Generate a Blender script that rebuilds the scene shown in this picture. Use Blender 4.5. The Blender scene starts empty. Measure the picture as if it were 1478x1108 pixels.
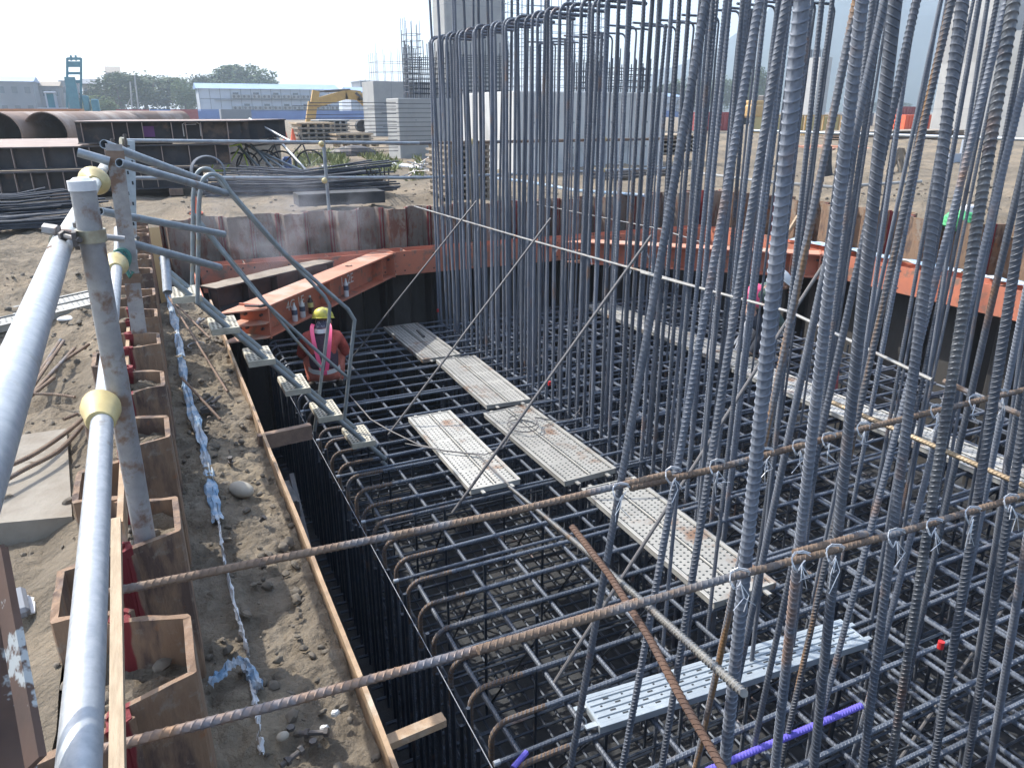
import bpy, bmesh, math, random
from math import radians as R, sin, cos, pi
from mathutils import Vector, Matrix, Quaternion, noise as N
random.seed(7)
HAZE, SUN, SKY, EXPO = .0008, 3.6, .15, 1.27
S = bpy.context.scene; C = S.collection
V = Vector

# ------------------------------------------------------------------ camera maths (measuring the photograph)
F = 1075.0; CX, CY = 739.0, 554.0; H = 1.55
PIT = math.atan(394 / F); YAW = math.atan(544 / math.hypot(F, 394))
fw = (sin(YAW), cos(YAW)); rt = (cos(YAW), -sin(YAW))
def ray(px, py):
    a = (px - CX) / F; b = -(py - CY) / F
    g = cos(PIT) + b * sin(PIT); u = -sin(PIT) + b * cos(PIT)
    return V((a * rt[0] + g * fw[0], a * rt[1] + g * fw[1], u))
def P(px, py, x=None, y=None, z=None, d=None):
    """photo measurement -> point at a known plane or distance"""
    r = ray(px, py)
    if d is None:
        d = x / r.x if x is not None else y / r.y if y is not None else (z - H) / r.z
    return V((r.x * d, r.y * d, H + r.z * d))

# ------------------------------------------------------------------ tagging
def tag(o, label=None, cat=None, group=None, kind=None):
    if label: o['label'] = label
    if cat: o['category'] = cat
    if group: o['group'] = group
    if kind: o['kind'] = kind
    return o
def empty(name, loc=(0, 0, 0), rz=0, label=None, cat=None, group=None):
    o = bpy.data.objects.new(name, None); C.objects.link(o); o.location = loc; o.rotation_euler = (0, 0, rz)
    o.empty_display_size = .1
    return tag(o, label, cat, group)
WORDS = ['first', 'second', 'third', 'fourth', 'fifth', 'sixth', 'seventh', 'eighth', 'ninth', 'tenth', 'eleventh', 'twelfth']
def nth(i):
    if i < 12: return WORDS[i]
    n = i + 1
    return '%d%s' % (n, 'th' if n % 100 in (11, 12, 13) else {1: 'st', 2: 'nd', 3: 'rd'}.get(n % 10, 'th'))

# ------------------------------------------------------------------ mesh builder
class MB:
    def __init__(s): s.v = []; s.f = []; s.m = []
    def add(s, vs, fs, mi=0):
        o = len(s.v); s.v += [tuple(x) for x in vs]; s.f += [tuple(i + o for i in f) for f in fs]; s.m += [mi] * len(fs)
    def box(s, c, size, M=None, mi=0, bev=0):
        x, y, z = [q / 2 for q in size]; c = V(c)
        if bev:
            b = bev
            vs = []
            for sx in (-1, 1):
                for sy in (-1, 1):
                    for sz in (-1, 1):
                        vs.append((sx * x, sy * (y - b), sz * (z - b))); vs.append((sx * (x - b), sy * y, sz * (z - b))); vs.append((sx * (x - b), sy * (y - b), sz * z))
            bm = bmesh.new()
            for q in vs: bm.verts.new(q)
            r = bmesh.ops.convex_hull(bm, input=bm.verts[:])
            bm.verts.index_update()
            vv = [q.co.copy() for q in bm.verts]; ff = [[w.index for w in f.verts] for f in bm.faces]; bm.free()
        else:
            vv = [V((sx * x, sy * y, sz * z)) for sx in (-1, 1) for sy in (-1, 1) for sz in (-1, 1)]
            ff = [(0, 1, 3, 2), (4, 6, 7, 5), (0, 4, 5, 1), (2, 3, 7, 6), (0, 2, 6, 4), (1, 5, 7, 3)]
        vv = [(M @ q if M else q) + c for q in vv]
        s.add(vv, ff, mi)
    def bar(s, a, b, w, h, mi=0, up=(0, 0, 1)):
        a = V(a); b = V(b); d = (b - a); L = d.length; d = d / L
        u = V(up)
        if abs(d.dot(u)) > .98: u = V((1, 0, 0))
        sd = d.cross(u).normalized(); u2 = sd.cross(d).normalized()
        M = Matrix((d, sd, u2)).transposed()
        s.box((a + b) / 2, (L, w, h), M, mi)
    def tube(s, pts, r, seg=10, mi=0, cap=True, r2=None):
        pts = [V(p) for p in pts]; n = len(pts)
        t0 = (pts[1] - pts[0]).normalized(); u = V((0, 0, 1)) if abs(t0.z) < .9 else V((1, 0, 0))
        u = (u - t0 * u.dot(t0)).normalized(); vs = []; fs = []
        for i, p in enumerate(pts):
            t = (pts[min(i + 1, n - 1)] - pts[max(i - 1, 0)]).normalized()
            u = (u - t * u.dot(t)).normalized(); w = t.cross(u)
            rr = r(i / (n - 1)) if callable(r) else (r if r2 is None else r + (r2 - r) * i / (n - 1))
            for k in range(seg):
                a = 2 * pi * k / seg; vs.append(p + (u * cos(a) + w * sin(a)) * rr)
        for i in range(n - 1):
            for k in range(seg):
                k2 = (k + 1) % seg; fs.append((i * seg + k, i * seg + k2, (i + 1) * seg + k2, (i + 1) * seg + k))
        if cap: fs.append(tuple(range(seg))[::-1]); fs.append(tuple((n - 1) * seg + k for k in range(seg)))
        s.add(vs, fs, mi)
    def pipe(s, a, b, r, t=.004, seg=20, mi=0):
        """open ended pipe with wall thickness"""
        a = V(a); b = V(b); d = (b - a).normalized(); u = V((0, 0, 1)) if abs(d.z) < .9 else V((1, 0, 0))
        u = (u - d * u.dot(d)).normalized(); w = d.cross(u); vs = []
        for p in (a, b):
            for rr in (r, r - t):
                for k in range(seg):
                    an = 2 * pi * k / seg; vs.append(p + (u * cos(an) + w * sin(an)) * rr)
        fs = []
        for k in range(seg):
            j = (k + 1) % seg
            fs += [(k, j, 2 * seg + j, 2 * seg + k), (seg + k, 3 * seg + k, 3 * seg + j, seg + j), (k, seg + k, seg + j, j), (2 * seg + k, 2 * seg + j, 3 * seg + j, 3 * seg + k)]
        s.add(vs, fs, mi)
    def prism(s, prof, a, b, up=(0, 0, 1), mi=0):
        """closed 2D profile (side, up) swept from a to b"""
        a = V(a); b = V(b); d = (b - a).normalized(); u = V(up); u = (u - d * u.dot(d)).normalized(); sd = d.cross(u)
        n = len(prof); vs = [a + sd * q[0] + u * q[1] for q in prof] + [b + sd * q[0] + u * q[1] for q in prof]
        fs = [(i, (i + 1) % n, n + (i + 1) % n, n + i) for i in range(n)] + [tuple(range(n))[::-1], tuple(range(n, 2 * n))]
        s.add(vs, fs, mi)
    def ball(s, c, r, seg=12, rings=8, M=None, mi=0, fn=None):
        vs = []; fs = []; c = V(c); r = V(r) if hasattr(r, '__len__') else V((r, r, r))
        for i in range(rings + 1):
            th = pi * i / rings
            for k in range(seg):
                ph = 2 * pi * k / seg; q = V((sin(th) * cos(ph), sin(th) * sin(ph), cos(th)))
                if fn: q = q * fn(q)
                q = V((q.x * r.x, q.y * r.y, q.z * r.z)); vs.append((M @ q if M else q) + c)
        for i in range(rings):
            for k in range(seg):
                j = (k + 1) % seg; fs.append((i * seg + k, (i + 1) * seg + k, (i + 1) * seg + j, i * seg + j))
        s.add(vs, fs, mi)
    def mesh(s, name, mats, smooth=False):
        me = bpy.data.meshes.new(name); me.from_pydata(s.v, [], s.f)
        mats = mats if isinstance(mats, (list, tuple)) else [mats]
        for m in mats: me.materials.append(m)
        if len(mats) > 1: me.polygons.foreach_set('material_index', s.m)
        if smooth:
            me.polygons.foreach_set('use_smooth', [True] * len(me.polygons))
            me.set_sharp_from_angle(angle=R(38))
        me.update(); return me
    def build(s, name, mats, parent=None, smooth=False, loc=None, rot=None):
        o = bpy.data.objects.new(name, s.mesh(name, mats, smooth)); C.objects.link(o)
        if parent: o.parent = parent
        if loc is not None: o.location = loc
        if rot is not None: o.rotation_euler = rot
        return o
def inst(name, me, parent=None):
    o = bpy.data.objects.new(name, me); C.objects.link(o)
    if parent: o.parent = parent
    return o
def aim(o, a, b, L=None, roll=0):
    """stand an object built along local +Z at a, pointing to b"""
    a = V(a); b = V(b); d = b - a
    q = d.to_track_quat('Z', 'Y') @ Quaternion((0, 0, 1), roll)
    o.rotation_mode = 'QUATERNION'; o.rotation_quaternion = q; o.location = a
    if L: o.scale = (1, 1, d.length / L)
    return o
def copy_tree(o, parent=None):
    c = o.copy(); C.objects.link(c)
    if parent: c.parent = parent
    for ch in o.children: copy_tree(ch, c)
    return c

# ------------------------------------------------------------------ materials
def mat(name, col, col2=None, rough=.7, metal=0, scale=6, contrast=(.35, .65), bump=0, bscale=40, col3=None, scale3=1.5, c3=(.5, .62), rnd=0, stretch=None, spec=.5, bdist=.02, coord='Object'):
    m = bpy.data.materials.new(name); m.use_nodes = True; nt = m.node_tree; b = nt.nodes['Principled BSDF']
    L = nt.links.new; tc = nt.nodes.new('ShaderNodeTexCoord'); out = tc.outputs[coord]
    if stretch:
        mp = nt.nodes.new('ShaderNodeMapping'); mp.inputs['Scale'].default_value = stretch; L(out, mp.inputs['Vector']); out = mp.outputs[0]
    oi = None
    if rnd:
        oi = nt.nodes.new('ShaderNodeObjectInfo'); ad = nt.nodes.new('ShaderNodeVectorMath'); ad.operation = 'MULTIPLY_ADD'
        ad.inputs[1].default_value = (1, 1, 1); sc = nt.nodes.new('ShaderNodeVectorMath'); sc.operation = 'SCALE'
        cb = nt.nodes.new('ShaderNodeCombineXYZ'); 
        for i in range(3): L(oi.outputs['Random'], cb.inputs[i])
        L(cb.outputs[0], sc.inputs[0]); sc.inputs['Scale'].default_value = 37
        L(out, ad.inputs[0]); L(sc.outputs[0], ad.inputs[2]); out = ad.outputs[0]
    def ns(sc_, det=5):
        n = nt.nodes.new('ShaderNodeTexNoise'); n.inputs['Scale'].default_value = sc_; n.inputs['Detail'].default_value = det; n.inputs['Roughness'].default_value = .62
        L(out, n.inputs['Vector']); return n.outputs['Fac']
    def mr(src, a, b_, lo=0, hi=1):
        r = nt.nodes.new('ShaderNodeMapRange'); r.inputs[1].default_value = a; r.inputs[2].default_value = b_; r.inputs[3].default_value = lo; r.inputs[4].default_value = hi; L(src, r.inputs[0]); return r.outputs[0]
    def mix(f, a, b_):
        x = nt.nodes.new('ShaderNodeMix'); x.data_type = 'RGBA'
        L(f, x.inputs[0])
        for k, q in ((6, a), (7, b_)):
            if isinstance(q, tuple): x.inputs[k].default_value = q + (1,)
            else: L(q, x.inputs[k])
        return x.outputs[2]
    c = col
    if col2: c = mix(mr(ns(scale), *contrast), col, col2)
    if col3: c = mix(mr(ns(scale3), *c3), c, col3)
    if rnd:
        hsv = nt.nodes.new('ShaderNodeHueSaturation'); L(mr(oi.outputs['Random'], 0, 1, 1 - rnd, 1 + rnd), hsv.inputs['Value'])
        if isinstance(c, tuple): hsv.inputs['Color'].default_value = c + (1,)
        else: L(c, hsv.inputs['Color'])
        c = hsv.outputs[0]
    if isinstance(c, tuple): b.inputs['Base Color'].default_value = c + (1,)
    else: L(c, b.inputs['Base Color'])
    b.inputs['Metallic'].default_value = metal; b.inputs['Roughness'].default_value = rough
    b.inputs['Specular IOR Level'].default_value = spec
    if col2: L(mr(ns(scale * 2.3), .3, .7, max(.05, rough - .12), min(1, rough + .12)), b.inputs['Roughness'])
    if bump:
        bp = nt.nodes.new('ShaderNodeBump'); bp.inputs['Strength'].default_value = bump; bp.inputs['Distance'].default_value = bdist
        L(ns(bscale, 8), bp.inputs['Height']); L(bp.outputs[0], b.inputs['Normal'])
    m['helpers'] = 1
    return m

M = {}
M['steel'] = mat('rebar_steel', (.095, .112, .142), (.145, .158, .185), rough=.6, metal=.22, scale=5, col3=(.2, .115, .07), scale3=2.2, c3=(.6, .74), rnd=.28, bump=.25, bscale=120, bdist=.002)
M['steel_mat'] = mat('mat_bar_steel', (.09, .107, .138), (.135, .152, .18), rough=.56, metal=.25, scale=5, col3=(.18, .13, .10), scale3=2.2, c3=(.62, .76), rnd=.25)
M['steel_dark'] = mat('rebar_steel_painted_shade', (.035, .045, .062), (.055, .066, .085), rough=.55, metal=.4, scale=5, col3=(.16, .1, .07), scale3=2, c3=(.63, .78), rnd=.25)  # darker copy of the rebar steel, shade put into its colour
M['steel_rust'] = mat('rusty_rebar', (.14, .095, .07), (.215, .155, .11), rough=.75, metal=.2, scale=9, col3=(.15, .155, .17), scale3=3, c3=(.52, .62), rnd=.15, bump=.3, bscale=150, bdist=.002)
M['steel_orange'] = mat('orange_rust_rebar', (.12, .13, .15), (.23, .135, .065), rough=.65, metal=.3, scale=26, contrast=(.5, .62), rnd=.15, stretch=(1, 1, .08))
M['steel_bright'] = mat('bright_rebar', (.3, .3, .3), (.42, .4, .36), rough=.42, metal=.6, scale=9, col3=(.3, .2, .13), scale3=3, c3=(.56, .7))
M['purple'] = mat('purple_paint', (.12, .1, .5), (.17, .14, .6), rough=.5)
M['pile'] = None
M['galv'] = mat('galvanised_pipe', (.46, .48, .50), (.34, .365, .395), rough=.47, metal=.45, scale=42, contrast=(.34, .66), col3=(.24, .22, .2), scale3=13, c3=(.62, .72), bump=.12, bscale=60, bdist=.002)
M['galv_dull'] = mat('dull_galvanised', (.33, .37, .40), (.24, .27, .30), rough=.5, metal=.55, scale=10, col3=(.28, .18, .12), scale3=5, c3=(.62, .75), bump=.1, bscale=80, bdist=.002)
M['post'] = mat('weathered_post', (.36, .36, .36), (.27, .27, .28), rough=.6, metal=.35, scale=9, contrast=(.4, .6), col3=(.22, .15, .115), scale3=11, c3=(.54, .64), bump=.2, bscale=60, bdist=.002)
M['stair'] = mat('stair_steel', (.30, .33, .34), (.22, .25, .26), rough=.5, metal=.5, scale=8, col3=(.3, .24, .15), scale3=3, c3=(.62, .72))
M['tread'] = mat('tread_plate', (.55, .52, .42), (.38, .35, .28), rough=.7, metal=.1, scale=9, bump=.2)
M['board'] = mat('scaffold_board', (.44, .43, .395), (.33, .325, .30), rough=.55, metal=.15, scale=4, col3=(.24, .15, .10), scale3=3.2, c3=(.57, .68), rnd=.22, bump=.15, bscale=50, bdist=.002)
M['board_blue'] = mat('new_scaffold_board', (.42, .47, .5), (.34, .385, .42), rough=.42, metal=.35, scale=5, rnd=.05)
M['hole'] = mat('slot_dark', (.03, .035, .04), rough=.9)
M['sand'] = mat('sand', (.245, .208, .16), (.15, .126, .096), rough=.95, scale=3.2, contrast=(.3, .7), col3=(.27, .22, .16), scale3=.6, c3=(.48, .62), bump=1.0, bscale=16, spec=.15, bdist=.06)
M['soil'] = mat('ledge_soil', (.26, .222, .172), (.155, .13, .10), rough=.95, scale=5, contrast=(.35, .62), col3=(.275, .23, .17), scale3=1.6, c3=(.5, .6), bump=1.0, bscale=24, spec=.15, bdist=.045)
M['gravel'] = mat('gravel_stone', (.17, .145, .115), (.11, .095, .075), rough=.9, rnd=.3, scale=10)
M['stone'] = mat('river_stone', (.42, .38, .31), (.33, .3, .25), rough=.75, scale=6, bump=.1)
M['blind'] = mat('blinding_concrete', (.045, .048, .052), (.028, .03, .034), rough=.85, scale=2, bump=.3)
M['conc'] = mat('concrete', (.33, .335, .33), (.27, .275, .275), rough=.85, scale=1.3, contrast=(.3, .7), bump=.25, bscale=8, col3=(.24, .24, .24), scale3=.6, c3=(.58, .75))
M['conc_light'] = mat('pale_concrete', (.42, .415, .40), (.36, .355, .345), rough=.85, scale=1.2, bump=.2, bscale=8)
M['orange'] = mat('orange_beam_paint', (.58, .20, .115), (.46, .17, .11), rough=.6, scale=3, col3=(.25, .16, .12), scale3=5, c3=(.54, .64), bump=.1, bscale=30, bdist=.003)
M['orange_dusty'] = mat('dusty_orange_paint', (.54, .27, .18), (.46, .21, .14), rough=.75, scale=4, col3=(.4, .33, .26), scale3=3, c3=(.5, .65))
M['dust'] = mat('dusty_beam', (.33, .28, .22), (.23, .19, .15), rough=.9, scale=4, bump=.3)
M['wood'] = mat('batten_wood', (.42, .33, .225), (.31, .235, .155), rough=.75, scale=9, stretch=(12, 1, 12), bump=.2)
M['form'] = mat('form_plywood', (.42, .29, .18), (.28, .19, .12), rough=.8, scale=8, col3=(.5, .42, .32), scale3=5, c3=(.55, .7), bump=.3)
M['wood_dark'] = mat('dark_timber', (.25, .17, .12), (.16, .11, .085), rough=.85, scale=9, bump=.3)
M['tarp'] = mat('blue_tarp', (.20, .33, .48), (.48, .52, .56), rough=.45, scale=11, contrast=(.42, .6), bump=.4, bscale=30)
M['white'] = mat('white_sheet', (.72, .72, .72), (.55, .57, .6), rough=.6, scale=12)
M['white_paint'] = mat('white_marking', (.75, .72, .70), rough=.7)
M['yellow_cap'] = mat('yellow_plastic', (.60, .49, .23), (.46, .37, .18), rough=.5, scale=10)
M['green'] = mat('green_rag', (.08, .22, .18), (.05, .15, .13), rough=.8)
M['wire'] = mat('tie_wire', (.55, .57, .6), rough=.45, metal=.5)
M['string'] = mat('string_line', (.3, .32, .35), rough=.8)
M['cable'] = mat('cable', (.12, .115, .115), rough=.5)
M['decksteel'] = mat('weathered_beam_painted_shade', (.05, .052, .06), (.085, .075, .07), rough=.7, metal=.2, scale=2, col3=(.3, .2, .14), scale3=1.2, c3=(.58, .72), rnd=.15)  # webs kept dark: their shade is in the colour, under rust patches
M['decktop'] = mat('beam_top_painted_sunlit', (.36, .28, .24), (.28, .21, .18), rough=.7, metal=.1, scale=2, rnd=.1)  # rusty top of the same beams, sunlight painted into the lighter colour
M['rustpipe'] = mat('rusty_pipe', (.26, .175, .13), (.19, .13, .10), rough=.75, scale=.8, col3=(.4, .33, .28), scale3=.5, c3=(.5, .65))
M['yellow'] = mat('machine_yellow', (.52, .33, .11), (.42, .26, .09), rough=.55, scale=3)
M['teal'] = mat('machine_teal', (.10, .25, .30), (.08, .2, .25), rough=.6, scale=2)
M['black'] = mat('black_rubber', (.025, .025, .028), rough=.7)
M['dkmetal'] = mat('dark_metal', (.08, .085, .09), (.12, .1, .09), rough=.6, metal=.3)
M['glass'] = mat('window_glass', (.06, .08, .1), rough=.15, spec=.8)
M['wallwhite'] = mat('white_cladding', (.42, .46, .52), (.37, .41, .47), rough=.6, scale=.5)
M['roofblue'] = mat('pale_blue_roof', (.24, .34, .52), (.2, .3, .47), rough=.5, scale=.4)
M['blue'] = mat('blue_cladding', (.07, .13, .33), (.10, .18, .40), rough=.6, scale=.4)
M['greywall'] = mat('grey_render', (.2, .215, .24), (.16, .175, .20), rough=.85, scale=.3)
M['redwall'] = mat('red_container', (.35, .07, .07), (.26, .06, .06), rough=.7, scale=.4)
M['cone'] = mat('cone_orange', (.75, .13, .05), rough=.6)
M['leaf'] = mat('foliage', (.055, .085, .035), (.085, .12, .045), rough=.8, scale=1, rnd=.15, spec=.2)
M['leaf2'] = mat('light_foliage', (.09, .13, .05), (.12, .16, .06), rough=.8, scale=1, rnd=.15, spec=.2)
M['bark'] = mat('bark', (.12, .09, .07), (.08, .06, .05), rough=.9)
M['weed'] = mat('weeds', (.12, .15, .05), (.22, .23, .10), rough=.8, scale=3)
M['hill'] = mat('mountain_forest', (.022, .036, .034), (.035, .05, .042), rough=1, scale=.01, spec=.1)
M['skin'] = mat('skin', (.42, .25, .18), rough=.6)
M['redcloth'] = mat('brick_red_cloth', (.50, .095, .07), (.32, .06, .045), rough=.9, scale=14, bump=.4, bscale=18)
M['vest'] = mat('dark_vest', (.055, .035, .05), (.08, .05, .07), rough=.85, scale=20, bump=.3)
M['pink'] = mat('pink_reflective', (.85, .10, .22), rough=.5)
M['silver'] = mat('silver_tape', (.6, .6, .58), rough=.4, metal=.2)
M['helmet'] = mat('yellow_helmet', (.66, .6, .08), (.6, .54, .09), rough=.5, scale=14, col3=(.4, .36, .12), scale3=9)
M['helmet_grey'] = mat('grey_helmet', (.55, .56, .56), rough=.4)
M['scarf'] = mat('patterned_scarf', (.09, .09, .13), (.4, .38, .4), rough=.9, scale=45, contrast=(.52, .6))
M['boot'] = mat('boot', (.04, .035, .03), rough=.8)
M['trouser'] = mat('red_work_trousers', (.52, .16, .11), (.4, .12, .085), rough=.9, scale=12, bump=.4, bscale=18)
M['dktrouser'] = mat('dark_trousers', (.04, .045, .06), rough=.9)
M['greencloth'] = mat('grey_green_cloth', (.1, .14, .12), rough=.9)
M['bottle'] = mat('bottle_plastic', (.62, .64, .66), rough=.2)
M['tea'] = mat('dark_drink', (.05, .03, .02), rough=.2)
M['labelb'] = mat('bottle_label', (.06, .08, .13), rough=.5)
M['labely'] = mat('yellow_label', (.55, .5, .2), rough=.5)
M['green_bag'] = mat('green_bag', (.08, .42, .16), rough=.6)
M['yellowgreen'] = mat('fluorescent_frame', (.5, .62, .08), rough=.5)
M['violet'] = mat('violet_paint', (.16, .06, .19), rough=.7)

def pile_material(c1=(.20, .125, .08), c2=(.31, .21, .135), c3_=(.11, .075, .06)):
    m = mat('sheet_pile_rust', c1, c2, rough=.78, metal=.1, scale=2.2, contrast=(.3, .7), col3=c3_, scale3=2.2, c3=(.48, .6), rnd=.2, stretch=(4, 4, 1.2), bump=.6, bscale=26, bdist=.006)
    nt = m.node_tree; L = nt.links.new; b = nt.nodes['Principled BSDF']
    src = b.inputs['Base Color'].links[0].from_socket
    tc = nt.nodes.new('ShaderNodeTexCoord'); sp = nt.nodes.new('ShaderNodeSeparateXYZ'); L(tc.outputs['Object'], sp.inputs[0])
    ab = nt.nodes.new('ShaderNodeMath'); ab.operation = 'ABSOLUTE'; L(sp.outputs[1], ab.inputs[0])
    no = nt.nodes.new('ShaderNodeTexNoise'); no.inputs['Scale'].default_value = 9; L(tc.outputs['Object'], no.inputs['Vector'])
    ma = nt.nodes.new('ShaderNodeMath'); ma.operation = 'MULTIPLY_ADD'; ma.inputs[1].default_value = .03; L(no.outputs['Fac'], ma.inputs[0]); L(ab.outputs[0], ma.inputs[2])
    gt = nt.nodes.new('ShaderNodeMapRange'); gt.inputs[1].default_value = .158; gt.inputs[2].default_value = .163; L(ma.outputs[0], gt.inputs[0])
    nm = nt.nodes.new('ShaderNodeTexNoise'); nm.inputs['Scale'].default_value = 7; nm.inputs['Detail'].default_value = 7; nm.inputs['Roughness'].default_value = .7; L(tc.outputs['Object'], nm.inputs['Vector'])
    for lo_, hi_, cc_ in ((.55, .62, (.27, .235, .19)), (.42, .36, (.27, .12, .05))):
        gm = nt.nodes.new('ShaderNodeMapRange'); gm.inputs[1].default_value = lo_; gm.inputs[2].default_value = hi_; gm.inputs[4].default_value = .75; L(nm.outputs['Fac'], gm.inputs[0])
        mm = nt.nodes.new('ShaderNodeMix'); mm.data_type = 'RGBA'; L(gm.outputs[0], mm.inputs[0]); L(src, mm.inputs[6]); mm.inputs[7].default_value = cc_ + (1,); src = mm.outputs[2]
    mx = nt.nodes.new('ShaderNodeMix'); mx.data_type = 'RGBA'; L(gt.outputs[0], mx.inputs[0]); L(src, mx.inputs[6]); mx.inputs[7].default_value = (.17, .02, .024, 1)
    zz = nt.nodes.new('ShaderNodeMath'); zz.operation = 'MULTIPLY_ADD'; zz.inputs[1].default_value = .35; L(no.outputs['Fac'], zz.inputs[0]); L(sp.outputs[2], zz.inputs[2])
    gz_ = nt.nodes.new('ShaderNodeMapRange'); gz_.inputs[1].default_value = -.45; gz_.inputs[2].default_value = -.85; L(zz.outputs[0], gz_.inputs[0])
    m2_ = nt.nodes.new('ShaderNodeMix'); m2_.data_type = 'RGBA'; L(gz_.outputs[0], m2_.inputs[0]); L(mx.outputs[2], m2_.inputs[6]); m2_.inputs[7].default_value = (.07, .066, .062, 1)  # darker towards the foot: mud, plus shade below the walers painted in
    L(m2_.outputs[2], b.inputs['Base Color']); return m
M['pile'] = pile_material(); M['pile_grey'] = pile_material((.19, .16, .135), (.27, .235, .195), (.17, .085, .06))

# ------------------------------------------------------------------ rebar meshes (real lugs)
def rib_mesh(name, path, D, pitch, seg, m, ribh=None, twist=0.0, slant=.35, ribs=True):
    """path: list of points along the bar; lugs every pitch metres"""
    pts = [V(p) for p in path]; cum = [0]
    for i in range(1, len(pts)): cum.append(cum[-1] + (pts[i] - pts[i - 1]).length)
    L = cum[-1]; r = D / 2 * .95; h = ribh or D * .075; st = [(0, 0)]
    if ribs:
        k = pitch * .6
        while k < L - pitch * .5:
            st += [(k - pitch * .13, 0), (k - pitch * .05, 1), (k + pitch * .05, 1), (k + pitch * .13, 0)]; k += pitch
    else:
        st += [(c, 0) for c in cum[1:-1]]
    st.append((L, 0))
    vs = []; fs = []; j = 0; u = None
    for s_, rb in st:
        while j < len(cum) - 2 and cum[j + 1] < s_: j += 1
        f = (s_ - cum[j]) / max(1e-9, cum[j + 1] - cum[j]); p = pts[j].lerp(pts[j + 1], max(0, min(1, f)))
        ta = (pts[min(j + 1, len(pts) - 1)] - pts[max(j, 0)]).normalized()
        tb = (pts[min(j + 2, len(pts) - 1)] - pts[min(j + 1, len(pts) - 2)]).normalized()
        t = ta.lerp(tb, f * .999).normalized()
        if u is None:
            u = V((0, 1, 0)) if abs(t.y) < .9 else V((1, 0, 0))
        u = (u - t * u.dot(t)).normalized(); w = t.cross(u)
        for q in range(seg):
            a = 2 * pi * q / seg; lug = min(1, abs(sin(a)) * 1.8) ** .7
            rr = r + (h * lug if rb else 0); 
            if abs(sin(a)) < .2: rr = r + h * .7
            off = (slant * D * cos(a)) if (ribs and 0 < s_ < L) else 0
            vs.append(p + (u * cos(a) + w * sin(a)) * rr + t * off)
    n = len(st)
    for i in range(n - 1):
        for q in range(seg):
            q2 = (q + 1) % seg; fs.append((i * seg + q, i * seg + q2, (i + 1) * seg + q2, (i + 1) * seg + q))
    fs.append(tuple(range(seg))[::-1]); fs.append(tuple((n - 1) * seg + q for q in range(seg)))
    me = bpy.data.meshes.new(name); me.from_pydata(vs, [], fs); me.materials.append(m)
    me.polygons.foreach_set('use_smooth', [True] * len(me.polygons)); me.set_sharp_from_angle(angle=R(32)); me.update()
    return me
def straight(L, amp=0, ph=0, n=24):
    return [(amp * sin(pi * i / n * 1.3 + ph), amp * .6 * sin(pi * i / n * 2.1 + ph * 2), L * i / n) for i in range(n + 1)]
def arc(c, r, a0, a1, ax, ay, n=8):
    return [V(c) + V(ax) * r * cos(a0 + (a1 - a0) * i / n) + V(ay) * r * sin(a0 + (a1 - a0) * i / n) for i in range(n + 1)]

ZM = -1.65      # top of the reinforcement mat
ZF = -3.45      # pit floor
MX0, MX1, MY0, MY1 = 1.27, 8.75, .55, 11.15

# ================================================================== SETTING
def fbm(x, y, s, o=4):
    return N.fractal(V((x * s, y * s, .37)), 1.0, 2.0, o)
def grid(mb, x0, x1, y0, y1, nx, ny, zf):
    vs = []; fs = []
    for j in range(ny + 1):
        for i in range(nx + 1):
            x = x0 + (x1 - x0) * i / nx; y = y0 + (y1 - y0) * j / ny; vs.append((x, y, zf(x, y)))
    for j in range(ny):
        for i in range(nx):
            a = j * (nx + 1) + i; fs.append((a, a + 1, a + nx + 2, a + nx + 1))
    mb.add(vs, fs)
HX0, HX1, HY0, HY1 = -.424, 10.2, -1.6, 11.95
def gz(x, y):
    e = min(1, max(0, (x + 5) / .25)) * min(1, .35 + max(0, -.424 - x) / .3) * min(1, max(0, min(y + 1.6, 16 - y) / .5))
    n = fbm(x, y, .9) * .10 + fbm(x + 9, y, 4.2, 3) * .05 + abs(fbm(x, y + 5, 8, 3)) * .04
    return -.02 + e * n + .055 * max(0, min(1, (x + .56) / .12)) * min(1, max(0, (14 - y)))
g = MB()
grid(g, -5, HX0, HY0, 16, 95, 340, gz)
def gr(x, y):
    e = min(1, max(0, (x - HX1) / .4)) * min(1, max(0, (40 - x) / 3)) * min(1, max(0, (y + 1.6) / 2)) * min(1, max(0, (40 - y) / 3))
    return -.02 + e * (fbm(x, y, .45) * .22 + fbm(x, y * 1.8, 2.2, 3) * .07 + .08)
grid(g, HX1, 40, HY0, 40, 150, 190, gr)
def gb(x, y):
    e = min(1, max(0, (y - HY1) / .4)) * min(1, max(0, (40 - y) / 3)) * min(1, max(0, (x + .36) / .5)) * min(1, max(0, (HX1 - x) / .5))
    return -.02 + e * (fbm(x, y, .5) * .12 + fbm(x, y, 2.5, 3) * .04)
grid(g, HX0, HX1, HY1, 40, 70, 150, gb)
flat = lambda x, y: -.02
grid(g, -5, HX0, 16, 40, 4, 6, flat)
grid(g, -60, -5, HY0, 40, 10, 8, flat)
grid(g, -60, 40, -60, HY0, 8, 8, flat)
grid(g, 40, 120, -60, 40, 8, 8, flat)
grid(g, -60, 120, 40, 140, 18, 10, flat)
for q in ((-1400, -60, -1400, 2000), (120, 2000, -1400, 2000), (-60, 120, 140, 2000), (-60, 120, -1400, -60)):
    grid(g, *q, 4, 4, flat)
tag(g.build('ground', M['sand'], smooth=True), kind='structure')
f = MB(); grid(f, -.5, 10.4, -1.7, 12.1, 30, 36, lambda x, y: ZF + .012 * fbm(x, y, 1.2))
tag(f.build('pit_floor', M['blind'], smooth=True), kind='structure')
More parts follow.
